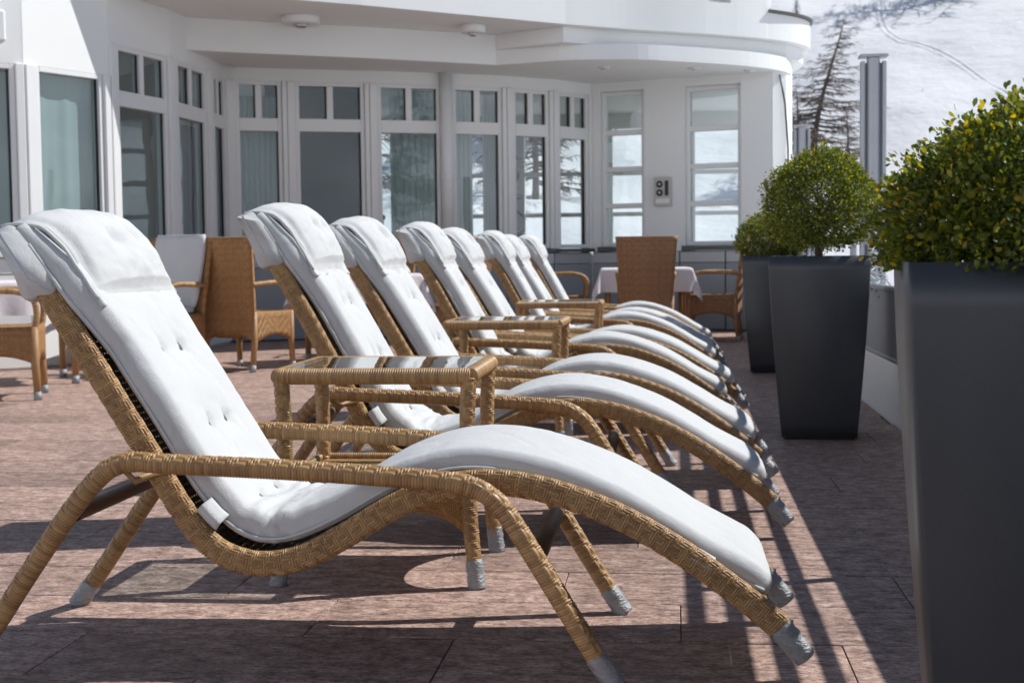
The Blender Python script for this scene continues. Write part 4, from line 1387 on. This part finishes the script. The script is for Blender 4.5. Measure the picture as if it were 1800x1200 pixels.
put_chair(ch_red, -1.98, 12.45, 62, 'reddish wicker dining chair half hidden between third and fourth lounger')
put_chair(ch_red, -0.245, 14.3, 2, 'high backed reddish wicker chair seen squarely from behind at the laid table')
put_chair(ch_red, -1.16, 15.15, -84, 'reddish wicker armchair at the left side of the laid table')
put_chair(ch_red, 0.46, 15.05, 84, 'reddish wicker armchair at the right side of the laid table, beside the planters')

def dining_table(x, y, deg, tl, cl, size=0.40):
    e = empty('dining_table', (x, y, 0), R(deg))
    tag(e, tl, 'table', 'dining tables on the terrace')
    s = size - 0.06
    link('table_top', MB().box((-size, -size, 0.735), (size, size, 0.76)).mesh('table_top', 0.004, 1), 'strand_tan', e)
    for q in range(4):
        def ap(u, v, q=q):
            t = (v * 2 - 1) * s
            z = 0.735 + (0.62 + 0.03 * (1 - (v * 2 - 1) ** 2) - 0.735) * u
            return {0: (t, -s, z), 1: (s, t, z), 2: (t, s, z), 3: (-s, t, z)}[q]
        panel_grid(ap, 5, 10, 'apron', 'chair_weave', e, 0.02)
    for sx in (-1, 1):
        for sy in (-1, 1):
            l = link('leg', MB().tube([(sx * s, sy * s, 0.735), (sx * s, sy * s, 0)], [0.03, 0.025], 10).mesh('leg'), 'strand_tan', e)
            link('foot_cap', MB().tube([(sx * s, sy * s, 0), (sx * s, sy * s, 0.06)], 0.029, 10).mesh('foot_cap'), 'tape', l)
    n = 61
    W = size + 0.26
    V = np.zeros((n, n, 3))
    hs = size + 0.006
    for i in range(n):
        for j in range(n):
            a, b = (i / (n - 1) * 2 - 1) * W, (j / (n - 1) * 2 - 1) * W
            ox, oy = max(0, abs(a) - hs), max(0, abs(b) - hs)
            px = math.copysign(min(abs(a), hs), a); py = math.copysign(min(abs(b), hs), b)
            d = math.hypot(ox, oy)
            if d > 0:
                fold = 0.022 * math.sin((b if ox > oy else a) * 19 + x) * min(1, d / 0.1)
                nx, ny = ox / d, oy / d
                fl = 0.05 * d / 0.26 + fold * d / 0.26
                if ox > 0 and oy > 0:
                    fl += 0.25 * min(ox, oy)
                px += math.copysign(nx * (0.006 + fl), a); py += math.copysign(ny * (0.006 + fl), b)
            V[i, j] = (px, py, 0.764 - d * 0.97)
    o = link('tablecloth', grid_mesh('tablecloth', V), 'cloth', None, (x, y, 0), (0, 0, R(deg)))
    tag(o, cl, 'tablecloth', 'white tablecloths')
dining_table(-4.85, 10.19, -58.7, 'wicker dining table at the left picture edge', 'pale tablecloth hanging at the left picture edge')
dining_table(-2.72, 12.25, 38, 'wicker dining table hidden behind second and third lounger', 'tablecloth with a hanging corner showing between third and fourth lounger')
dining_table(-0.27, 15.2, 3, 'dining table in front of the round bay', 'pinkish white tablecloth on the table in front of the round bay', 0.46)

# ------------------------------------------------------------------ trees on the slope
def larch_meshes(seed, H, nb, lean=0.06):
    r = random.Random(seed)
    tr = MB(); br = MB()
    pts, rads = [], []
    for k in range(10):
        t = k / 9
        pts.append(Vector((lean * H * t ** 1.4 + 0.02 * H * math.sin(t * 5 + seed), 0.01 * H * math.sin(t * 4), H * t)))
        rads.append(0.022 * H * (1 - t) ** 0.9 + 0.004)
    tr.tube(pts, rads, 8)
    for k in range(nb):
        t = 0.10 + 0.88 * (k / nb) ** 0.9
        q = t * 9; i = min(8, int(q)); p = pts[i].lerp(pts[i + 1], q - i)
        a = r.uniform(0, 6.28)
        L = H * 0.44 * (1 - t) ** 0.65 * r.uniform(0.4, 1.1) + 0.12
        d = Vector((math.cos(a), math.sin(a), 0))
        bp = [p]
        for s in range(1, 6):
            u = s / 5
            bp.append(p + d * L * u + Vector((0, 0, L * (-0.26 * u + 0.24 * u * u) + r.uniform(-.03, .03) * L)))
        rb = 0.005 * H * (1 - t) + 0.015
        br.tube(bp, [rb * (1 - 0.8 * s / 5) for s in range(6)], 4, False)
        for s in range(int(7 + 16 * (1 - t))):
            u = r.uniform(0.2, 1); qq = u * 5; ii = min(4, int(qq)); b0 = bp[ii].lerp(bp[ii + 1], qq - ii)
            a2 = a + r.choice((-1, 1)) * r.uniform(0.5, 1.3)
            l2 = (L * 0.22 + 0.10) * r.uniform(0.4, 1)
            e2 = b0 + Vector((math.cos(a2) * l2, math.sin(a2) * l2, -l2 * r.uniform(0.1, 0.7)))
            br.tube([b0, b0.lerp(e2, .5) + Vector((0, 0, 0.03 * l2)), e2], [rb * .5, rb * .4, rb * .28], 3, False)
    return tr.mesh('trunk'), br.mesh('crown')
def spruce_meshes(seed, H):
    r = random.Random(seed)
    tr = MB().tube([(0, 0, 0), (0, 0, H)], [0.02 * H, 0.003], 6)
    cr = MB()
    n = 26
    for k in range(n):
        t = 0.10 + 0.9 * k / n
        m = int(13 * (1 - t) + 5)
        for q in range(m):
            a = r.uniform(0, 6.28)
            L = H * 0.19 * (1 - t) ** 0.85 * r.uniform(.6, 1.15) + 0.08
            p = Vector((0, 0, H * t)); d = Vector((math.cos(a), math.sin(a), 0)); s = Vector((-d.y, d.x, 0))
            for c in range(7):
                u = r.uniform(.15, 1); w = L * .16
                b = p + d * L * u + Vector((0, 0, -L * .45 * u * u)) + s * r.uniform(-w, w)
                e = b + d * w * r.uniform(.4, 1.3) + Vector((0, 0, -w * r.uniform(.2, 1)))
                cr.add([b - s * w * .35, b + s * w * .35, e], [(0, 1, 2)])
    return tr.mesh('trunk'), cr.mesh('crown')
LARCH = [larch_meshes(3, 8.0, 150, 0.17), larch_meshes(8, 7.0, 85, 0.05)]
SPR = spruce_meshes(5, 6.0)
def tree(kind, loc, rz, sc, label, group=None):
    nm = 'spruce_tree' if kind == 's' else 'larch_tree'
    e = empty(nm, loc, rz)
    e.scale = (sc, sc, sc)
    t, c = SPR if kind == 's' else LARCH[kind]
    link('trunk', t, 'larch', e)
    link('crown', c, 'spruce' if kind == 's' else 'larch', e)
    tag(e, label, 'tree', group)
def slope_tree(kind, px_az, el, rz, el_top, label, group=None):
    p = on_slope(px_az, el)
    hgt = math.hypot(p.x, p.y) * (math.tan(R(el_top)) - math.tan(R(el)))
    sc = hgt / {0: 8.0, 1: 7.0, 's': 6.0}[kind]
    tree(kind, (p.x, p.y, p.z - 0.15), rz, sc, label, group)
def az(x): return math.degrees(math.atan((x - 900) / 2500)) - 6.39
def el(y): return math.degrees(math.atan((447 - y) / 2500))
G = 'trees on the snowy slope'
slope_tree(0, az(1432), el(318), 0.15, el(42), 'large bare larch standing beyond the white bay corner', G)
slope_tree(1, az(1405), el(318), 2.2, el(150), 'smaller bare larch just left of the large one', G)
slope_tree(1, az(1490), el(310), 4.2, el(190), 'small bare larch right of the large one, behind the post', G)
slope_tree('s', az(1401), el(50), 0.3, el(-14), 'dark young spruce above the canopy corner', G)
slope_tree('s', az(1621), el(182), 0.6, el(168), 'tiny dark sapling alone on the open snow', G)
slope_tree(1, az(1732), el(18), 0.9, el(-300), 'bare tree at the top edge of the snow, upper right', G)
slope_tree(1, az(1655), el(30), 2.9, el(2), 'small bare shrub like tree beside the long shadow on the snow', G)
rr = random.Random(12)
GB = 'larches on the opposite slope, mirrored in the hotel windows'
for k in range(18):
    a = rr.uniform(95, 265); d = rr.uniform(42, 95)
    x, y = d * math.sin(R(a)), d * math.cos(R(a))
    tree(rr.choice((0, 1)), (x, y, terrain_h(x, y) - 0.1), rr.uniform(0, 6), rr.uniform(0.7, 1.4), 'bare larch on the slope opposite the hotel, seen only mirrored', GB)
for k in range(9):
    a = rr.uniform(-14, 3); d = rr.uniform(50, 80)
    x, y = d * math.sin(R(a)), d * math.cos(R(a))
    tree(rr.choice((0, 1, 1)), (x, y, terrain_h(x, y) - 0.1), rr.uniform(0, 6), rr.uniform(0.6, 1.0), 'bare larch seen through the panes of the glazed bay', 'larches seen through the glazed bay')

# trodden track across the slope: two low banks of pushed snow
def track(pts, w, label):
    W = [on_slope(az(x), el(y)) for x, y in pts]
    P, s = smooth_path([tuple(p) for p in W], ds=0.35)
    prof = [(-1.9, -0.06), (-1.0, 0.16), (-0.55, 0.10), (-0.3, 0.015), (0.3, 0.015), (0.55, 0.09), (1.0, 0.15), (1.9, -0.06)]
    V = np.zeros((len(P), len(prof), 3))
    T = tangents(P)
    for i in range(len(P)):
        sd = np.cross(T[i], [0, 0, 1.0]); sd /= np.linalg.norm(sd)
        for j, (a, h) in enumerate(prof):
            q = P[i] + sd * a * w * (1 + .25 * noise.noise(Vector((i * .3, j, 1))))
            V[i, j] = (q[0], q[1], terrain_h(q[0], q[1]) + h * w * 2.2 + 0.03 * noise.noise(Vector((i * .7, j * 2, 3))))
    o = link('snow_track', grid_mesh('snow_track', V), 'snow')
    tag(o, label, 'track', kind='structure')
track([(1543, -30), (1546, 30), (1550, 66), (1575, 92), (1612, 106), (1650, 118), (1690, 145), (1735, 175), (1790, 215)], 0.12, 'trodden ski track winding down the snow slope')

track([(1560, 205), (1592, 193), (1622, 183), (1650, 176)], 0.07, 'short faint trail beside the tiny sapling')
track([(1830, 60), (1760, 78), (1700, 92), (1640, 112)], 0.09, 'faint trail joining the ski track from the right')
track([(1560, 30), (1620, 12), (1700, -20)], 0.08, 'faint trail high on the snow slope')
